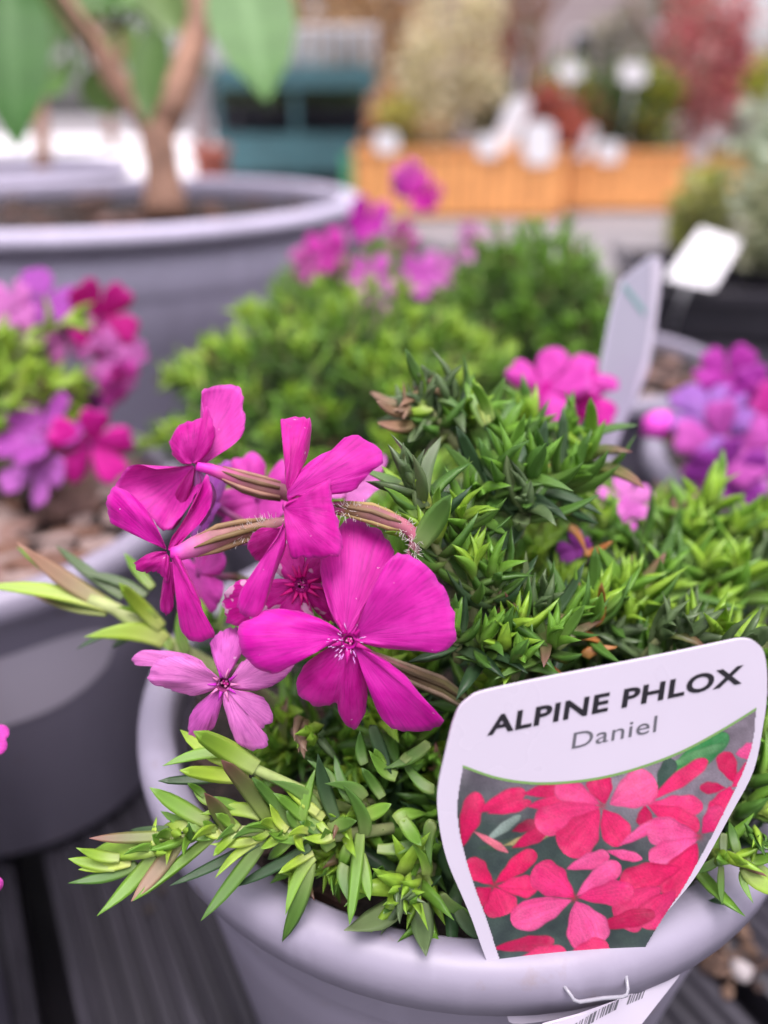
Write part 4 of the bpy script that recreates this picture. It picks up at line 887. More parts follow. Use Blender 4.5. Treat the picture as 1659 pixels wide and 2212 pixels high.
# tufts that stand out of the mound: photo pixel of base and tip, distance, leaf length, ages
def tuft(Z, x0, y0, x1, y1, d, dd, L, wd, ages, npair=5, start=.35, pri=2.2):
    grow_shoot(front, at(*Z(x0, y0), d + .003), at(*Z(x1, y1), d + dd * .001), npair, L, wd, ages, start, rnd, .1, pri, True)
YG = ('young', 'fresh', 'mid', 'mid'); GM = ('fresh', 'mid', 'mid', 'dark'); GG = ('grey', 'grey', 'mid', 'dark'); YY = ('young', 'young', 'fresh', 'fresh')
for a in [(330, 760, 235, 560, .119, -1, .0095, .0024, GG), (390, 930, 300, 760, .119, -1, .009, .0022, YG), (480, 1130, 470, 900, .121, -1, .0115, .0021, YG), (560, 1110, 560, 930, .122, -1, .010, .0021, GM), (400, 820, 430, 700, .123, -1, .010, .002, YG),
          (600, 620, 610, 510, .132, -3, .0125, .0026, GM), (700, 620, 720, 520, .134, -3, .0125, .0026, GM), (540, 700, 500, 600, .131, -3, .012, .0026, GM), (660, 760, 690, 640, .130, -3, .012, .0026, GG), (820, 640, 850, 540, .138, -2, .0125, .0026, GM), (900, 560, 930, 450, .146, -2, .0125, .0028, YG), (820, 480, 850, 380, .150, -2, .0125, .0028, GM), (560, 480, 590, 380, .145, -2, .0125, .0028, GM), (700, 420, 700, 320, .155, -2, .013, .003, YG), (480, 400, 470, 300, .142, -2, .011, .0026, YG),
          (420, 1260, 400, 1150, .1195, -1, .009, .0021, GM), (500, 1300, 520, 1190, .1205, -1, .010, .0021, GM), (620, 1230, 640, 1130, .122, -1, .010, .0022, YG), (720, 1180, 730, 1060, .124, -1, .0105, .0022, GG), (820, 1200, 850, 1100, .127, -1, .0105, .0023, GM), (920, 1180, 960, 1060, .130, -1, .011, .0024, YG), (760, 1290, 790, 1200, .121, -1, .010, .0022, GM), (640, 1330, 660, 1260, .1195, -1, .009, .0021, GM), (1050, 1150, 1100, 1000, .138, -1, .0125, .0026, YG), (1200, 1100, 1230, 940, .145, -1, .013, .0028, GM), (1360, 1060, 1400, 900, .152, -1, .0135, .003, YG), (1500, 1080, 1540, 920, .152, -1, .0135, .003, YY), (1390, 820, 1420, 640, .166, -1, .014, .0032, YY), (1120, 900, 1100, 800, .160, -1, .013, .003, GM), (1300, 900, 1290, 760, .165, -1, .0135, .003, YG), (1600, 930, 1610, 760, .166, -1, .014, .003, YG)]:
    tuft(Z4, *a)
for a in [(420, 420, 285, 235, .137, -1, .0085, .0024, GG), (380, 380, 230, 270, .137, -1, .0075, .0022, ('sepal', 'grey', 'grey', 'mid')), (440, 330, 360, 200, .138, -1, .009, .0024, ('sepal', 'grey', 'grey', 'mid'))]: tuft(Z4, *a)
# mound of ordinary shoots
def keep_front(t):
    x, y, d = proj(t)
    if x < 560 and y > 1380 or (x > 1380 and y > 1880): return False
    if x < 700 and y < 1300: return False
    if 950 < x < 1130 and 1090 < y < 1330: return rnd.random() < .15     # the dark hollow
    return True
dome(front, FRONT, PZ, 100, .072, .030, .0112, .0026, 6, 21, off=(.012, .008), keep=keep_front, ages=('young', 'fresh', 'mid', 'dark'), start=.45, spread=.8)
rr = random.Random(77)
for i in range(74):    # back and right edge, spilling over the rim
    x = rr.uniform(960, 1720); y = rr.uniform(950, 1430); d = .200 - (y - 960) * .00016 + rr.uniform(-.010, .008)
    if x > 1300 and y < 1130: continue
    t = at(x, y, d)
    if not keep_front(t): continue
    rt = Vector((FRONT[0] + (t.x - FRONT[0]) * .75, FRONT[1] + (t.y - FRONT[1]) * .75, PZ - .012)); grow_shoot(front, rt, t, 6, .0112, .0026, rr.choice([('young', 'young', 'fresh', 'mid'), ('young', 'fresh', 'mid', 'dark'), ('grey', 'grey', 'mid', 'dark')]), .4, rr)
for i in range(46):    # low shoots in front of the flowers, behind the rim
    x = rr.uniform(600, 1000); y = rr.uniform(1560, 1980); t = atz(x, y, PZ + rr.uniform(.0, .012)); 
    if (Vector((t.x, t.y)) - Vector(FRONT)).length > .060: continue
    rt = Vector((FRONT[0] + (t.x - FRONT[0]) * .6, FRONT[1] + (t.y - FRONT[1]) * .6, PZ - .012)); grow_shoot(front, rt, t, 6, .0105, .0022, rr.choice([('young', 'young', 'fresh', 'mid'), ('young', 'fresh', 'fresh', 'mid'), ('fresh', 'mid', 'mid', 'dark')]), .3, rr)
front.finish(296)

# ================================================================== other phlox plants
BLOCK.clear()
def plant(c, label): return Plant('phlox_plant', (c[0], c[1], PZ - .012), label, 'plant', 'phlox plants in pots')
bk = plant(BACK, 'wide green flowerless phlox mound between the magenta flowers and the tub')
dome(bk, BACK, PZ, 120, .080, .044, .0125, .0027, 8, 31, off=(-.004, 0), ages=('young', 'fresh', 'mid', 'dark'))
bk.finish(296)
br_ = plant(BACKR, 'bushy green phlox mound in the pot with bare brown soil')
dome(br_, BACKR, PZ, 80, .054, .056, .0125, .0027, 8, 32, off=(-.028, .012), ages=('fresh', 'fresh', 'mid', 'dark'))
br_.finish(220)
lf = plant(LEFT, 'phlox with ragged pink and violet flowers over bark chips')
for i in range(26):
    t = at(rnd.uniform(-160, 190), rnd.uniform(690, 930), rnd.uniform(.235, .285)); rt = Vector((LEFT[0] - .02, LEFT[1], PZ - .01)); grow_shoot(lf, rt, t, 8, .015, .003, ('young', 'young', 'fresh', 'mid'), .25)
lrt = Vector((LEFT[0] - .015, LEFT[1] + .005, PZ))
for k, (x, y, d, s, c, nx) in enumerate([(95, 650, .255, .038, VIO, (.1, -.5, .9)), (20, 680, .25, .032, srgb(230, 130, 220), (-.4, -.6, .6)), (215, 690, .262, .040, srgb(226, 20, 160), (.7, -.7, .1)), (245, 770, .262, .034, srgb(214, 110, 200), (.6, -.3, .6)), (245, 825, .255, .030, PNK, (.7, -.4, -.2)), (165, 860, .26, .030, VIO, (.2, -.7, -.4)),
                                       (90, 935, .238, .040, srgb(190, 80, 196), (-.1, -.6, .8)), (195, 960, .238, .036, srgb(236, 20, 176), (.5, -.8, .2)), (75, 1010, .236, .034, srgb(205, 110, 214), (-.3, -.8, .3)), (140, 720, .258, .03, LIL, (.2, -.8, .4))]):
    gen_flower(lf, at(x, y, d), Vector(nx), s * 0.72, c, 300 + k, lrt.lerp(at(x, y, d), .3))
lf.finish(250)
rt_ = plant(RIGHT, 'phlox with drooping violet flowers over dark soil right of the name label')
rrt = Vector((RIGHT[0] + .02, RIGHT[1] + .01, PZ))
for k, (x, y, d, s, c, nx) in enumerate([(1570, 808, .255, .030, srgb(190, 40, 180), (-.2, -.7, .6)), (1640, 870, .25, .036, srgb(170, 30, 170), (-.1, -.9, .2)), (1530, 905, .245, .040, srgb(170, 110, 210), (-.3, -.5, .8)), (1560, 960, .24, .040, srgb(216, 90, 204), (-.2, -.8, .4)), (1630, 985, .24, .038, srgb(220, 140, 222), (.1, -.7, .6)), (1575, 1020, .238, .034, srgb(176, 60, 190), (0, -.9, .1)), (1660, 930, .245, .04, srgb(206, 30, 160), (.3, -.8, .3))]):
    gen_flower(rt_, at(x, y, d), Vector(nx), s * 0.74, c, 400 + k, rrt.lerp(at(x, y, d), .3))
mb = MB(); bp = at(1402, 895, .245); mb.tube([bp, at(1415, 915, .245), at(1440, 935, .246)], [.002, .0058, .003], 10, c=srgb(228, 80, 200)); mb.tube([at(1440, 935, .246), at(1480, 960, .248), at(1540, 1000, .252), rrt], [.003, .0028, .0014, .0012], 8, c=(.55, .45, .25)); mb.build('bud', 'stem', rt_.root)
for i in range(22):
    t = at(rnd.uniform(1590, 1800), rnd.uniform(900, 1060), rnd.uniform(.25, .29)); grow_shoot(rt_, rrt, t, 7, .014, .0028, ('fresh', 'fresh', 'mid', 'dark'), .3)
rt_.finish(200)
fa = plant(FAR, 'pink flowered phlox in front of the large tub')
dome(fa, FAR, PZ, 60, .062, .034, .014, .003, 7, 35, ages=('fresh', 'mid', 'mid', 'dark'))
frt = Vector((FAR[0], FAR[1], PZ))
for k, (x, y, d, s, c, nx) in enumerate([(880, 390, .50, .034, srgb(232, 70, 214), (-.3, -.9, .3)), (915, 420, .50, .036, srgb(236, 20, 196), (.3, -.9, .2)), (795, 478, .48, .042, srgb(216, 30, 196), (-.2, -.9, .3)), (870, 515, .48, .032, srgb(226, 50, 190), (.1, -.9, .3)), (715, 545, .44, .042, srgb(232, 60, 200), (-.4, -.8, .4)), (665, 575, .43, .03, srgb(232, 110, 204), (-.5, -.7, .4)),
                                       (800, 600, .41, .038, srgb(224, 100, 212), (-.2, -.8, .5)), (820, 640, .40, .03, srgb(232, 150, 220), (0, -.9, .4)), (905, 600, .41, .036, srgb(220, 96, 212), (.1, -.9, .5)), (950, 580, .42, .034, srgb(224, 120, 214), (.4, -.8, .5)), (1015, 525, .46, .034, srgb(222, 140, 210), (.4, -.8, .4)), (1005, 655, .39, .014, srgb(236, 170, 222), (.2, -.9, .3))]):
    gen_flower(fa, at(x, y, d), Vector(nx), s * 0.72, c, 500 + k, frt.lerp(at(x, y, d), .4))
fa.finish(150)
ed = Plant('phlox_plant', (EDGE[0], EDGE[1], .09), 'small pink phlox in the small pot beside the labelled one', 'plant', 'phlox plants in pots')
for k, (x, y, d) in enumerate([(-72, 1600, .125), (-84, 1955, .115)]): gen_flower(ed, at(x, y, d), Vector((.4, -.6, .6)), .012, PNK, 600 + k, Vector((EDGE[0], EDGE[1], .095)))
for i in range(8):
    an = rnd.uniform(0, 6.28); grow_shoot(ed, Vector((EDGE[0] - .006, EDGE[1], .09)), Vector((EDGE[0] - .012 + .018 * math.cos(an), EDGE[1] + .02 * math.sin(an), .112)), 6, .009, .002)
ed.finish(60)

# ------------------------------------------------------------------ grey label seen almost edge on, behind the front plant
GL = [(385, 688), (470, 620), (545, 560), (592, 570), (605, 605), (590, 760), (570, 920), (535, 1160), (480, 1310), (425, 1420), (350, 1620), (300, 1800), (250, 2000), (180, 2000), (225, 1700), (245, 1400), (262, 1200), (290, 1060), (330, 860)]
gq = [at(*ZR(385, 690), .222), at(*ZR(600, 600), .250), at(*ZR(220, 1900), .205)]
gn = (gq[1] - gq[0]).cross(gq[2] - gq[0]).normalized()
def ongl(x, y, off=0.0):
    r = ray(*ZR(x, y)); t = (gq[0] - CAM).dot(gn) / r.dot(gn); s = 1 if gn.dot(CAM - gq[0]) > 0 else -1; return CAM + r * t + gn * off * s
gl = tag(empty('plant_label', ongl(230, 1900)), 'tall grey backed plant label with a teal stripe rising behind the phlox', 'plant label')
M['card2'] = mat_plain('grey_card', srgb(160, 158, 174), .4, .04, 40)
lcard([tuple(p) for p in smooth_outline(GL + [GL[0]], 90)][:-1], ongl, .0006, 'label_card', 'card2', gl)
mb = MB(); mb.add([ongl(x, y, .0002) for x, y in ((375, 730), (392, 715), (505, 860), (500, 895))], [(0, 1, 2, 3)]); mb.build('printed_stripe', 'teal_ink', gl, False)
mb = MB(); mb.add([ongl(x, y, .0002) for x, y in ((545, 575), (590, 585), (595, 640), (560, 930), (520, 1160), (430, 1380), (455, 1270), (500, 1130), (540, 900))], [tuple(range(9))]); mb.build('label_margin', 'card', gl, False)

# sticker round the left pot
stk = tag(empty('pot_sticker', (LEFT[0], LEFT[1] - PR, .06)), 'pale lilac sticker with faint grey print wrapped round the bark chip pot', 'sticker')
def wall_r(z): rw = PR - .0076 * .55; rb = PR * .72; return rb + .002 + (rw - .001 - rb - .002) * (z - .0045) / (PZ - .0085 * 1.6 - .0045)
def on_pot(a, z, off=.0006): r = wall_r(z) + off; return Vector((LEFT[0] + r * math.sin(a), LEFT[1] - r * math.cos(a), z))
mb = MB(); na = 40; rows = []
for i in range(na + 1):
    a = -1.6 + 2.62 * i / na; f = max(0, (a - .62) / .4); hw = .0125 * math.sqrt(max(0, 1 - min(1, f) ** 2)) + .0002; zc = .0755 + .002 * a
    rows.append([on_pot(a, zc + hw * s) for s in (-1, -.33, .33, 1)])
mb.add([p for r in rows for p in r], [(i * 4 + k, (i + 1) * 4 + k, (i + 1) * 4 + k + 1, i * 4 + k + 1) for i in range(na) for k in range(3)]); mb.build('sticker_film', 'card', stk)
mb = MB(); q = random.Random(9)
for row, z in ((0, .080), (1, .0765), (2, .071)):
    a = -1.2
    while a < .45:
        wd = q.uniform(.015, .05)
        if q.random() < .45: mb.add([on_pot(a, z, .0009), on_pot(a + wd, z, .0009), on_pot(a + wd, z + .0012, .0009), on_pot(a, z + .0012, .0009)], [(0, 1, 2, 3)])
        a += wd + .03
mb.build('faint_print', 'ink2', stk, False)

# ------------------------------------------------------------------ broad leaved shrub in the big tub
def broad_leaf(mb, B, T, wd, nrm, c, curl=.12, ns=8, nw=4):
    y = T - B; L = y.length; y.normalize(); x = y.cross(nrm).normalized(); z = x.cross(y); vs_ = []; cs = []
    for i in range(ns + 1):
        t = i / ns; hw = wd * .5 * math.sin(math.pi * min(.995, t ** .8 * .97 + .02)) ** .75
        for k in range(-nw, nw + 1):
            s = k / nw; h = -curl * L * t * t + .10 * wd * abs(s) + .03 * wd * math.sin(t * 24 + abs(s) * 6) * abs(s)
            vs_.append(B + y * L * t + x * hw * s + z * h); e = 1.22 if k == 0 else 1 - .1 * math.sin(t * 24)
            cs.append(tuple(q * e for q in c))
    m = 2 * nw + 1; fs = [(i * m + k, i * m + k + 1, (i + 1) * m + k + 1, (i + 1) * m + k) for i in range(ns) for k in range(m - 1)]
    n = len(vs_); mb.add(vs_ + [v - z * .0006 for v in vs_], fs + [tuple(n + q for q in reversed(f)) for f in fs], cs + cs)
sh = tag(empty('broadleaf_shrub', (BIG[0], BIG[1], BIGZ - .02)), 'brown forked shrub with broad hanging green leaves in the lilac tub', 'shrub')
mb = MB()
LIMBS = []
def limb(pts, rads): mb.tube([at(x, y, d) for x, y, d in pts], rads, 12); LIMBS.extend(at(x, y, d) for x, y, d in pts)
limb([(362, 470, .68), (356, 430, .68), (350, 360, .68), (338, 285, .68), (338, 265, .68)], [.021, .0185, .015, .016, .010]); 
limb([(345, 300, .68), (300, 235, .675), (245, 165, .67), (215, 110, .66), (165, 45, .66), (115, -30, .65), (60, -110, .64)], [.012, .0115, .011, .0095, .0085, .008, .007])
limb([(345, 290, .68), (375, 225, .685), (405, 150, .69), (425, 70, .69), (435, -30, .70), (440, -200, .71)], [.013, .014, .0135, .013, .0125, .011])
limb([(245, 165, .67), (262, 120, .67), (258, 60, .66)], [.005, .004, .003]); limb([(435, -30, .70), (500, -60, .66), (560, -40, .62)], [.006, .005, .003])
mb.build('trunk', 'bark', sh)
BL = [((520, -70, .62), (575, 195, .60), 190, (.085, .19, .07), (.2, -1, .3)), ((470, -60, .64), (540, 190, .62), 80, (.045, .14, .03), (-.6, -.8, .2)), ((335, 60, .62), (310, 255, .61), 100, (.055, .12, .03), (-.3, -1, .1)), ((20, -60, .55), (30, 295, .53), 160, (.035, .12, .02), (.3, -1, .1)),
      ((180, -60, .70), (330, 20, .70), 110, (.06, .15, .03), (0, -.6, .8)), ((420, -60, .72), (300, 40, .74), 110, (.10, .18, .05), (0, -.8, .5)), ((150, 165, .72), (90, 205, .72), 50, (.09, .2, .05), (0, -.8, .6)), ((250, 60, .70), (275, 140, .70), 90, (.13, .22, .07), (0, -1, .2)), ((190, 150, .74), (250, 250, .76), 90, (.14, .24, .08), (0, -1, .3)),
      ((330, -40, .68), (390, 70, .68), 110, (.10, .18, .06), (0, -1, .2)), ((60, -90, .7), (140, 60, .72), 90, (.09, .18, .05), (.3, -1, .2)), ((560, -60, .66), (480, 60, .68), 90, (.05, .15, .03), (0, -1, .4)), ((200, -80, .6), (240, 20, .6), 120, (.06, .15, .03), (0, -1, .3)), ((480, -180, .7), (620, -60, .68), 120, (.08, .18, .05), (0, -1, .3)), ((40, -220, .66), (160, -80, .66), 140, (.06, .15, .04), (0, -1, .3)), ((240, -260, .7), (330, -90, .7), 140, (.08, .17, .04), (0, -1, .3))]
BL = [(p, q, w_, tuple(v * 1.55 for v in c), n_) for p, q, w_, c, n_ in BL]
for (b0_, t0_, wpx, c, nx) in BL:
    mb = MB(); Bp, Tp = at(*b0_), at(*t0_); broad_leaf(mb, Bp, Tp, wpx / FPX * b0_[2] * 1.0, Vector(nx).normalized(), c)
    nl_ = min(LIMBS, key=lambda q: (q - Bp).length); mb.tube([Bp, (Bp + nl_) / 2 + Vector((0, 0, .015)), nl_], [.0022, .0026, .003], 6, tuple(q * .9 for q in c)); mb.build('leaf', 'bleaf', sh)
sh2 = tag(empty('broadleaf_shrub', (BIG2[0], BIG2[1], .135)), 'thin single stemmed shrub in the dark tub behind', 'shrub')
mb = MB(); mb.tube([at(95, 385, 1.18), at(92, 300, 1.18), at(85, 200, 1.17), at(78, 80, 1.17), at(95, -60, 1.17)], [.014, .011, .009, .008, .007], 10); mb.build('trunk', 'bark', sh2)
for k, (x0, y0, x1, y1, wpx) in enumerate([(85, 200, 180, 120, 40), (80, 90, 190, 30, 50), (95, -40, 220, 30, 60), (92, -50, -40, 20, 60), (84, 160, 20, 90, 40), (95, -60, 120, 60, 60)]):
    mb = MB(); broad_leaf(mb, at(x0, y0, 1.17), at(x1, y1, 1.15), wpx / FPX * 1.17, Vector((0, -.8, .6)), (.10, .2, .06)); mb.build('leaf', 'bleaf', sh2)

# ------------------------------------------------------------------ black tray of silver plants with the price card, right
TY = .86; tc0 = Vector((.47, .93))
tray = tag(empty('seed_tray', (tc0.x, tc0.y, 0)), 'black plastic tray holding silver leaved plants and a white price card', 'tray')
TA = R(-9)
def tr_(x, y, z): return Vector((tc0.x + x * math.cos(TA) - y * math.sin(TA), tc0.y + x * math.sin(TA) + y * math.cos(TA), z))
def tbox(mb, x0, x1, y0, y1, z0, z1):
    vs_ = [tr_(x, y, z) for z in (z0, z1) for x, y in ((x0, y0), (x1, y0), (x1, y1), (x0, y1))]
    mb.add(vs_, [(0, 3, 2, 1), (4, 5, 6, 7), (0, 1, 5, 4), (1, 2, 6, 5), (2, 3, 7, 6), (3, 0, 4, 7)])
for nm, b_ in (('tray_side', (-.17, .19, -.13, -.122, .006, .05)), ('tray_side', (-.17, .19, .16, .168, .006, .05)), ('tray_side', (-.17, -.162, -.121, .159, .006, .05)), ('tray_side', (.182, .19, -.121, .159, .006, .05)), ('tray_base', (-.16, .18, -.12, .158, .001, .008)), ('tray_lip', (-.182, .202, -.145, -.131, .046, .056)), ('tray_lip', (-.182, -.171, -.130, .168, .046, .056)), ('foot', (-.15, .17, -.10, .14, -.001, .0009))):
    mb = MB(); tbox(mb, *b_); mb.build(nm, 'black', tray, False)
def leaf_cloud(mb, c, rx_, ry_, rz_, n, size, cols, rr, flat=.5, shell=.35):
    for i in range(n):
        v = Vector((rr.gauss(0, 1), rr.gauss(0, 1), rr.gauss(0, 1))).normalized() * (rr.uniform(shell, 1) ** .6)
        k = 1 + .35 * mnoise.noise(v * 2.2 + c)
        p = Vector((c.x + v.x * rx_ * k, c.y + v.y * ry_ * k, c.z + v.z * rz_ * k)); d = Vector((rr.gauss(0, 1), rr.gauss(0, 1), rr.gauss(0, flat))) + v * .8; d.normalize()
        n_ = d.orthogonal().normalized(); n_ = (n_ * math.cos(rr.uniform(0, 6)) + d.cross(n_) * math.sin(rr.uniform(0, 6))).normalized(); s = size * rr.uniform(.6, 1.4); w_ = d.cross(n_) * s * .36; cc = rr.choice(cols); e = rr.uniform(.7, 1.25)
        mb.add([p, p + d * s * .5 + w_ + n_ * s * .05, p + d * s, p + d * s * .5 - w_ + n_ * s * .05], [(0, 1, 2, 3)], tuple(q * e for q in cc))
SIL = [(.74, .76, .70), (.64, .67, .60), (.82, .83, .78), (.52, .56, .48)]
for k, (x, y, h, cols, lb) in enumerate([(-.085, .10, .125, [(.46, .50, .18), (.36, .42, .14), (.52, .52, .28)], 'lime green plant at the back of the black tray'), (.005, .07, .25, SIL, 'tall silver leaved plant in the black tray'), (-.02, -.05, .15, [(.42, .46, .34), (.52, .52, .40), (.34, .38, .28)], 'olive grey plant behind the price card in the tray'), (.09, -.05, .19, SIL, 'rounded silver plant at the tray end')]):
    c = tr_(x, y, 0); pr_ = tag(empty('potted_herb', (c.x, c.y, .008)), lb, 'plant', 'plants in the black tray'); rr = random.Random(50 + k)
    mb = MB(); lathe(mb, [(0, .009), (.026, .009), (.034, .06), (.036, .06), (.036, .066), (.032, .066), (.030, .058), (0, .057)], 24, center=(c.x, c.y, 0)); mb.build('grow_pot', 'black', pr_)
    mb = MB()
    for j in range(10): mb.tube([Vector((c.x, c.y, .057)), Vector((c.x + rr.gauss(0, .02), c.y + rr.gauss(0, .02), h * .6)), Vector((c.x + rr.gauss(0, .04), c.y + rr.gauss(0, .04), h))], [.0015, .001, .0006], 5, c=(.3, .33, .2))
    mb.build('stem', 'stem', pr_)
    mb = MB(); sp_ = (.028, .06, .045, .055)[k]; leaf_cloud(mb, Vector((c.x, c.y, h * .62 + .02)), sp_, sp_, h * .42, 900, .018, cols, rr); mb.build('crown', 'bleaf', pr_, False)
pcard = tag(empty('price_card', aty(1500, 640, .80)), 'blank white price card leaning on the edge of the black tray', 'sign')
q4 = [(1437, 600), (1515, 492), (1600, 522), (1540, 622)]; dq = [.795, .86, .86, .795]
cc4 = [at(x, y, d / ray(x, y).y * 1.0) for (x, y), d in zip(q4, dq)]
mb = MB(); n4 = (cc4[1] - cc4[0]).cross(cc4[3] - cc4[0]).normalized()
if n4.dot(CAM - cc4[0]) < 0: n4 = -n4
mb.add(cc4 + [p - n4 * .002 for p in cc4], [(0, 1, 2, 3), (7, 6, 5, 4), (0, 4, 5, 1), (1, 5, 6, 2), (2, 6, 7, 3), (3, 7, 4, 0)]); mb.build('card_face', 'white', pcard, False)
mb = MB(); m4 = (cc4[0] + cc4[3]) / 2; mb.tube([(cc4[1] + cc4[2]) / 2 - n4 * .004, m4 - n4 * .004, Vector((m4.x, m4.y + .03, .01))], [.003, .003, .003], 8); mb.build('stake', 'white', pcard)

# spilt compost and a pale stone on the boards
mb = MB(); rr = random.Random(12)
def crumb(mb, c, r, cc, n=6):
    vs_ = [c + Vector((0, 0, r * .9))]
    for z, q in ((.35, 1), (-.2, .8)):
        for k in range(n): a = k * 6.283 / n; j = rr.uniform(.7, 1.2) * q * r; vs_.append(c + Vector((math.cos(a) * j, math.sin(a) * j, z * r)))
    mb.add(vs_, [(0, 1 + k, 1 + (k + 1) % n) for k in range(n)] + [(1 + k, 1 + n + k, 1 + n + (k + 1) % n, 1 + (k + 1) % n) for k in range(n)], cc)
for i in range(70):
    p = atz(rr.gauss(1570, 34), rr.gauss(2075, 40), .0); crumb(mb, p + Vector((0, 0, .0003)), rr.uniform(.0006, .0022), rr.choice([(.10, .06, .04), (.05, .03, .025), (.16, .10, .07)]))
for i in range(60):
    p = Vector((rr.uniform(-.2, .3), rr.uniform(.02, .6), 0)); crumb(mb, p, rr.uniform(.0005, .0016), rr.choice([(.08, .05, .04), (.04, .03, .025), (.14, .1, .08)]))
o = mb.build('compost_crumb', 'chip', None, False); tag(o, 'spilt brown compost scattered over the dark decking boards', 'compost', kind='stuff')
mb = MB(); crumb(mb, atz(1597, 2102, 0) + Vector((0, 0, .001)), .0034, (.42, .38, .38), 9); tag(mb.build('pebble', 'chip', None, True), 'pale round pebble by the board gap beside the labelled pot', 'pebble')

# ------------------------------------------------------------------ timber planters with shrubs
def planter(x0, x1, Y, depth, ztop, label, mat):
    o = tag(empty('timber_planter', ((x0 + x1) / 2, Y, GZ)), label, 'planter', 'slatted timber planters'); n = max(3, int((x1 - x0) / .105)); s = (x1 - x0) / n
    for face, yy in ((0, Y), (1, Y + depth)):
        for k in range(n):
            mb = MB(); j = rnd.uniform(-.004, .004); mb.box((x0 + s * k + .004, yy + j, GZ + .03), (x0 + s * (k + 1) - .004, yy + .022 + j, ztop - rnd.uniform(0, .006))); mb.build('slat', mat, o, False)
    m = max(2, int(depth / .11)); s2 = (depth - .03) / m
    for xx in (x0 - .023, x1 + .001):
        for k in range(m):
            mb = MB(); mb.box((xx, Y + .024 + s2 * k, GZ + .03), (xx + .022, Y + .024 + s2 * (k + 1) - .008, ztop - rnd.uniform(0, .006))); mb.build('slat', mat, o, False)
    for a, b_ in (((x0 - .03, Y - .028, ztop), (x1 + .03, Y + .045, ztop + .03)), ((x0 - .03, Y + depth - .02, ztop), (x1 + .03, Y + depth + .05, ztop + .03))):
        mb = MB(); mb.box(a, b_); mb.build('top_rail', mat, o, False)
    mb = MB(); mb.box((x0 + .003, Y + .025, GZ + .04), (x1 - .003, Y + depth - .005, ztop - .05)); mb.build('soil', 'soil', o, False)
    for fx in (x0 + .08, x1 - .14):
        mb = MB(); mb.box((fx, Y + .05, GZ), (fx + .06, Y + depth - .05, GZ + .0395)); mb.build('foot', mat, o, False)
    return o
Y1, Y2, Y3 = 6.6, 7.1, 7.9
X = lambda px, Y: aty(px, 400, Y).x
planter(X(772, Y1), X(1215, Y1), Y1, .9, aty(1000, 330, Y1).z, 'long orange slatted timber planter nearest the teal stand', 'larch')
planter(X(1228, Y2), X(1475, Y2), Y2, .8, aty(1300, 334, Y2).z, 'shorter orange slatted timber planter under the dark red tree', 'larch')
planter(X(1492, Y3), X(1760, Y3), Y3, .8, aty(1500, 336, Y3).z, 'yellow toned slatted timber planter behind the silver plants', 'larch2')
def shrub(px, ytop, ybot, Y, wpx, cols, label, n=1100, size=.07, name='shrub', trunk=True, cat='shrub', group='shrubs in the planters', shell=.3, zbase=None, stems=5):
    b0_ = aty(px, ybot, Y); t0_ = aty(px, ytop, Y); zb = b0_.z if zbase is None else zbase; o = tag(empty(name, (b0_.x, Y, zb)), label, cat, group); rr = random.Random(int(px * 7 + ytop))
    h = t0_.z - b0_.z; rx_ = wpx / FPX * Y * .5 * 1.05; mb = MB()
    for j in range(stems):
        mb.tube([Vector((b0_.x + rr.gauss(0, .02), Y + rr.gauss(0, .02), zb)), Vector((b0_.x + rr.gauss(0, rx_ * .2), Y + rr.gauss(0, .05), zb + (b0_.z - zb) + h * .4)), Vector((b0_.x + rr.gauss(0, rx_ * .45), Y + rr.gauss(0, .12), b0_.z + h * .9))], [.018, .012, .004], 6)
    mb.build('trunk', 'bark', o)
    mb = MB(); c = Vector((b0_.x, Y, b0_.z + h * .52)); nl = 5
    leaf_cloud(mb, c, rx_ * .8, min(rx_, .45) * .8, h * .46, int(n * .5), size, cols, rr, shell=shell)
    for j in range(nl):
        a = rr.uniform(0, 6.28); cc = c + Vector((math.cos(a) * rx_ * .5, math.sin(a) * min(rx_, .4) * .5, rr.uniform(-.35, .38) * h)); leaf_cloud(mb, cc, rx_ * .42, min(rx_, .4) * .42, h * .16, int(n * .1), size, cols, rr, shell=.1)
    mb.build('crown', 'bleaf', o, False); return o
PALE = [(.68, .60, .46), (.74, .66, .54), (.56, .52, .38), (.78, .72, .62)]; YEL = [(.55, .47, .10), (.48, .45, .12), (.6, .5, .2)]
ORG = [(.55, .26, .14), (.5, .3, .2), (.45, .3, .16)]; GRN = [(.07, .14, .05), (.10, .18, .07), (.13, .2, .09)]; GRY = [(.16, .20, .13), (.22, .25, .18), (.12, .16, .1)]
RED = [(.60, .15, .13), (.66, .22, .18), (.50, .12, .12)]; PUR = [(.42, .10, .15), (.50, .16, .20), (.34, .08, .12), (.55, .28, .30)]; LIME = [(.36, .42, .06), (.5, .5, .07), (.28, .36, .06)]
TAN = [(.52, .36, .24), (.60, .44, .30), (.45, .31, .22)]
shrub(968, -40, 325, Y1 + .45, 225, PALE, 'tall cream variegated shrub in the long orange planter', 2000, shell=.15)
shrub(868, 215, 325, Y1 + .3, 90, YEL, 'low yellow shrub in the long orange planter', 700)
shrub(830, 190, 320, Y1 + .55, 70, ORG, 'small orange leaved shrub at the teal stand end of the planter', 500)
shrub(1052, 170, 325, Y1 + .5, 80, GRY, 'grey green shrub beside the cream variegated shrub', 700)
shrub(935, 230, 328, Y1 + .25, 90, ORG + PALE, 'tan leaved shrub at the foot of the cream variegated shrub', 600)
shrub(1190, 180, 325, Y1 + .3, 100, RED, 'red leaved shrub behind the white tags in the long planter', 800)
shrub(1262, 185, 330, Y2 + .3, 80, RED + GRN, 'mixed red and green shrub at the end of the short planter', 600)
shrub(1205, 120, 300, Y1 + .7, 120, GRN + LIME, 'fresh green shrub rising behind the red leaved shrub', 800)
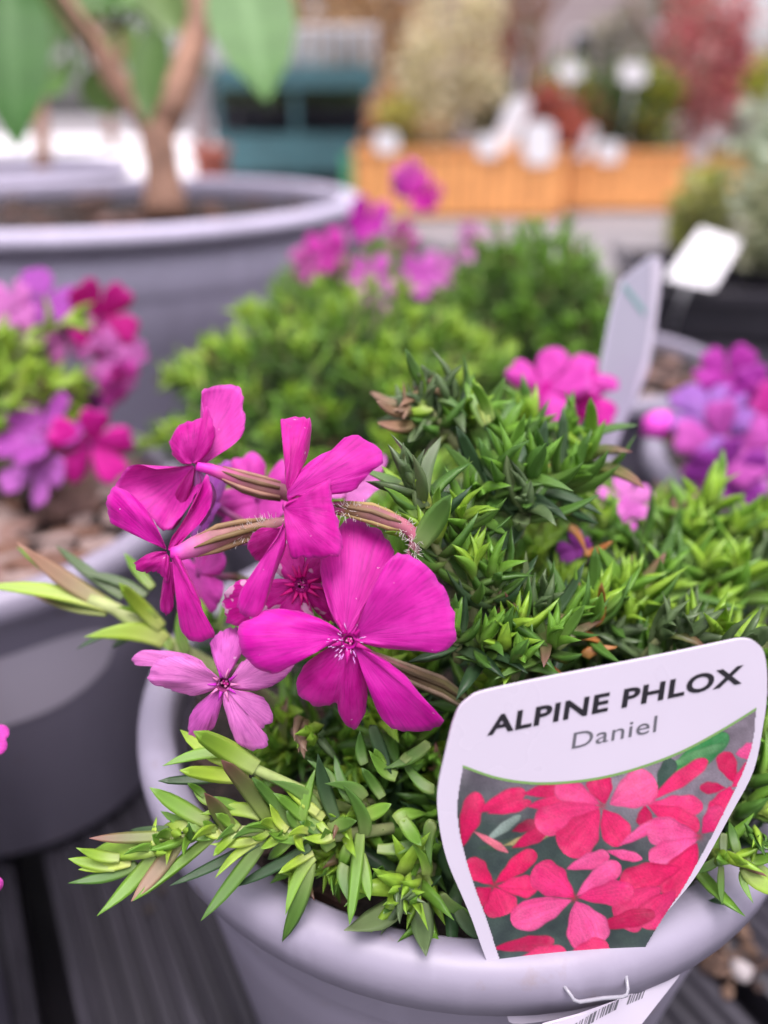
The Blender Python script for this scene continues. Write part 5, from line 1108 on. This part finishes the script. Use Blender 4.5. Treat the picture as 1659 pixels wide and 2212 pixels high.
shrub(1325, 110, 330, Y2 + .5, 130, GRN, 'dark green conifer in the short orange planter', 1200)
shrub(1395, 140, 330, Y2 + .4, 100, GRN + LIME, 'bright and dark green shrub beside the dark conifer', 900)
shrub(1225, 250, 328, Y1 + .2, 70, RED, 'small crimson plant by the tilted tags', 400)
shrub(1480, -60, 335, Y2 + .55, 200, PUR, 'tall dark red leaved tree in the short orange planter', 1300, .085, 'maple_tree', cat='tree', group=None)
shrub(1640, 120, 250, Y3 + .3, 150, LIME, 'lime yellow shrub in the yellow toned planter', 1000)
shrub(1628, 215, 340, Y3 + .05, 150, [(.45, .48, .46), (.36, .40, .38), (.52, .54, .52)], 'silver grey dome shaped bush in the yellow toned planter', 1200, .05)
shrub(1550, 250, 345, Y3 + .3, 70, GRY, 'dull green shrub between the silver bush and the dark red tree', 500)
# white tags standing in the planters
for k, (px, y0, y1, Y, wpx, lean, lb) in enumerate([(1165, 262, 356, Y1 - .035, 60, 0, 'large upright white tag on the long planter front'), (1055, 292, 340, Y1 - .035, 44, 0, 'small white tag on the long planter rim by the grey shrub'), (1102, 210, 335, Y1 + .04, 44, 26, 'tall tilted white tag among the planter shrubs'), (1258, 272, 342, Y2 - .03, 44, 10, 'narrow white tag on the short planter beside the crimson plant'), (1315, 305, 352, Y2 - .03, 46, 0, 'small white tag low on the short planter rim'),
                                                  (1495, 275, 352, Y3 - .04, 62, 0, 'broad white tag where short and yellow planters meet'), (1232, 138, 172, Y1 + .2, 44, 0, 'round white tag above the red leaved shrub'), (1368, 136, 180, Y2 + .1, 48, 0, 'white tag hung high on the bright green shrub'), (835, 285, 330, Y1 - .035, 44, 0, 'pinkish white tag at the stand end of the long planter'), (1550, 270, 310, Y3 + .02, 36, 0, 'small white tag before the silver dome bush')]):
    a, b_ = aty(px + lean, y0, Y), aty(px - lean, y1, Y); hw = wpx / FPX * Y * .5; o = tag(empty('plant_tag', b_), lb, 'plant tag', 'white tags in the planters')
    mb = MB(); dx = Vector((hw, 0, 0)); ch = (a - b_) * .12
    pts = [b_ - dx * .5, b_ + dx * .5, b_ + dx + ch, a + dx - ch, a + dx * .5, a - dx * .5, a - dx - ch, b_ - dx + ch]; mb.add(pts + [p + Vector((0, .004, 0)) for p in pts], [tuple(range(8)), tuple(range(15, 7, -1))] + [((i + 1) % 8, i, 8 + i, 8 + (i + 1) % 8) for i in range(8)]); mb.build('tag_card', 'white', o, False)
    mb = MB(); bb_ = b_ + Vector((0, .006, 0)); mb.tube([bb_ + (a - b_) * .2, bb_ + Vector((0, .05 if Y > Y1 else .03, -.06 if y1 > 200 else -.5))], [.006, .004], 6); mb.build('stake', 'white', o)

# ------------------------------------------------------------------ teal stand, post, green upright
TSY = 9.2
def bx(name, par, px0, px1, y0, y1, Y, dep, mat):
    a, b_ = aty(px0, y1, Y), aty(px1, y0, Y); mb = MB(); mb.box((a.x, Y, a.z), (b_.x, Y + dep, b_.z)); return mb.build(name, mat, par, False)
ts = tag(empty('plant_stand', (aty(640, 390, TSY).x, TSY, GZ)), 'teal painted two tier plant stand with dark space under its shelf', 'stand')
bx('fascia', ts, 466, 812, 142, 190, TSY, .05, 'teal'); bx('shelf', ts, 468, 810, 150, 158, TSY + .052, 1.0, 'teal'); bx('kick_board', ts, 470, 770, 292, 372, TSY, .05, 'teal'); bx('lower_shelf', ts, 470, 808, 290, 297, TSY + .052, 1.0, 'teal')
bx('shadow_panel', ts, 470, 805, 160, 400, TSY + 1.0, .03, 'black')  # black panel standing in for the shadow under the stand's shelf
za = aty(640, 190, TSY).z
for px in (472, 640, 798):
    a = aty(px, 300, TSY); mb = MB(); mb.box((a.x - .03, TSY + .055, GZ), (a.x + .03, TSY + .115, za)); mb.build('upright', 'teal', ts, False)
for k in range(9):
    px = 590 + k * 27; c = aty(px, 140, TSY + .3); o = tag(empty('display_pot', c), 'tapered white pot in the row on the teal stand top', 'plant pot', 'white pots on the stand'); r_ = .058; z = aty(px, 150, TSY).z + .005; h = .36
    c = Vector((c.x, TSY + .2, z)); mb = MB(); lathe(mb, [(0, 0), (r_ * .72, 0), (r_, h), (r_ * 1.08, h), (r_ * 1.08, h + .03), (r_ * .92, h + .03), (r_ * .9, h - .02), (0, h - .03)], 18, center=tuple(c)); mb.build('pot_body', 'white', o); o.location = c
    for ch in o.children: ch.matrix_parent_inverse = IW(o)
for k in range(8):
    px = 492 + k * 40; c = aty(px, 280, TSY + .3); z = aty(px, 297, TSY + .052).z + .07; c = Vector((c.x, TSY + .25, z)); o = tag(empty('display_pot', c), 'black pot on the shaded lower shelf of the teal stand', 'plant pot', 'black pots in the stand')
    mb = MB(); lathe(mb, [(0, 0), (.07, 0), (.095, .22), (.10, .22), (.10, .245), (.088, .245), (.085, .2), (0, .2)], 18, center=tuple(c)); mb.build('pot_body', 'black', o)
    mb = MB(); leaf_cloud(mb, c + Vector((0, 0, .32)), .09, .09, .12, 160, .06, GRN + GRY, random.Random(k)); mb.build('crown', 'bleaf', o, False)
po = tag(empty('support_post', (aty(440, 345, 5.2).x, 5.2, GZ)), 'pale grey post in a terracotta pot beyond the tub', 'post')
a = aty(440, 345, 5.2); mb = MB(); mb.tube([Vector((a.x, 5.2, GZ + .25)), Vector((a.x, 5.2, 1.5))], [.055, .055], 16); mb.build('shaft', 'post', po)
pf = tag(empty('terracotta_pot', (a.x + .06, 5.2, GZ)), 'small terracotta pot holding the pale grey post', 'plant pot'); zt = aty(455, 315, 5.2).z
mb = MB(); lathe(mb, [(0, 0), (.09, 0), (.105, zt - GZ - .05), (.12, zt - GZ - .05), (.12, zt - GZ), (.10, zt - GZ), (.095, zt - GZ - .04), (0, zt - GZ - .06)], 28, center=(a.x + .04, 5.2, GZ)); mb.build('pot_body', 'terracotta', pf)
gp = tag(empty('marker_post', (aty(755, 380, 6.4).x, 6.4, GZ)), 'bright green painted post at the corner of the long planter', 'post'); a = aty(752, 345, 6.4)
mb = MB(); mb.box((a.x - .035, 6.37, GZ), (a.x + .035, 6.43, a.z)); mb.build('shaft', 'green_post', gp, False); mb = MB(); mb.box((a.x - .042, 6.363, a.z), (a.x + .042, 6.437, a.z + .03)); mb.build('cap', 'green_post', gp, False)

# ------------------------------------------------------------------ far trees and house
def tree(px, Y, h, r, cols, label, n=2200, size=.22, trunk_r=.12, base=.3, dens=.2):
    a = aty(px, 300, Y); o = tag(empty('tree', (a.x, Y, GZ)), label, 'tree', 'far trees'); rr = random.Random(int(px) + 5); mb = MB()
    mb.tube([Vector((a.x, Y, GZ)), Vector((a.x + .1, Y, GZ + h * .4)), Vector((a.x - .05, Y + .1, GZ + h * .85))], [trunk_r, trunk_r * .75, trunk_r * .2], 10)
    for j in range(9):
        an = rr.uniform(0, 6.28); z = GZ + h * rr.uniform(base, .7); mb.tube([Vector((a.x + .05, Y, z)), Vector((a.x + math.cos(an) * r * .5, Y + math.sin(an) * r * .5, z + h * .14)), Vector((a.x + math.cos(an) * r * .9, Y + math.sin(an) * r * .9, z + h * .28))], [trunk_r * .4, trunk_r * .25, trunk_r * .06], 6)
    mb.build('trunk', 'bark', o); mb = MB()
    for j in range(11):
        v = Vector((rr.gauss(0, .42) * r, rr.gauss(0, .42) * r, rr.uniform(base, .98) * h + GZ)); leaf_cloud(mb, Vector((a.x, Y, 0)) + v, r * .5, r * .5, h * .13, n // 11, size, cols, rr, shell=.1)
    mb.build('crown', 'bleaf', o, False)
tree(770, 13, 4.9, 1.6, TAN, 'brown leaved tree above the teal stand', 4200, base=.24)
tree(1130, 13.5, 5.0, 1.2, [(.30, .22, .20), (.36, .27, .24), (.26, .2, .18)], 'sparse grey brown tree before the rendered house', 900, trunk_r=.16)
tree(1395, 15, 4.2, .9, [(.45, .40, .40), (.38, .34, .35), (.5, .46, .46)], 'pale grey twiggy tree between house and dark red tree', 900)
tree(900, 15, 5, .9, [(.40, .38, .42), (.34, .33, .36)], 'thin pale tree behind the cream variegated shrub', 600)
tree(1070, 11.5, 3.8, .45, [(.40, .14, .14), (.34, .16, .15)], 'narrow dull red tree against the house wall', 700, .12, .06)
tree(240, 19, 4.6, 1.6, [(.13, .2, .09), (.18, .26, .12)], 'distant green tree beyond the overexposed white ground', 1500)
tree(-60, 16, 4.4, 1.5, [(.22, .22, .22), (.16, .18, .17)], 'distant grey green tree left of the overexposed white ground', 1400)
tree(1700, 20, 2.9, 1.2, [(.40, .16, .14), (.45, .3, .2)], 'low reddish tree far behind the lime shrub', 900)
hx0, hx1, HY = aty(960, 200, 17).x, aty(1400, 200, 17).x, 17.0
ho = tag(empty('house', ((hx0 + hx1) / 2, HY, GZ)), 'pinkish grey rendered house behind the planters', 'house')
mb = MB(); mb.box((hx0, HY, GZ), (hx1, HY + 6, 4.6)); mb.build('wall', 'render', ho, False)
mb = MB(); mb.add([Vector(p) for p in ((hx0 - .3, HY - .4, 4.5), (hx1 + .3, HY - .4, 4.5), (hx1 + .3, HY + 6.4, 4.5), (hx0 - .3, HY + 6.4, 4.5), (hx0 - .3, HY + 3, 6.6), (hx1 + .3, HY + 3, 6.6))], [(0, 1, 5, 4), (2, 3, 4, 5), (0, 4, 3), (1, 2, 5), (0, 3, 2, 1)]); mb.build('roof', 'slate', ho, False)
for wx in (.25, .72):
    for z in (.4, 2.9):
        xx = hx0 + (hx1 - hx0) * wx; mb = MB(); mb.box((xx - .5, HY - .03, z), (xx + .5, HY - .002, z + 1.2)); wo = mb.build('window', 'white', ho, False)
        for sgn in (-1, 1):
            mb = MB(); mb.box((xx + (.03 if sgn > 0 else -.44), HY - .045, z + .07), (xx + (.44 if sgn > 0 else -.03), HY - .033, z + 1.13)); mb.build('pane', 'glass', wo, False)
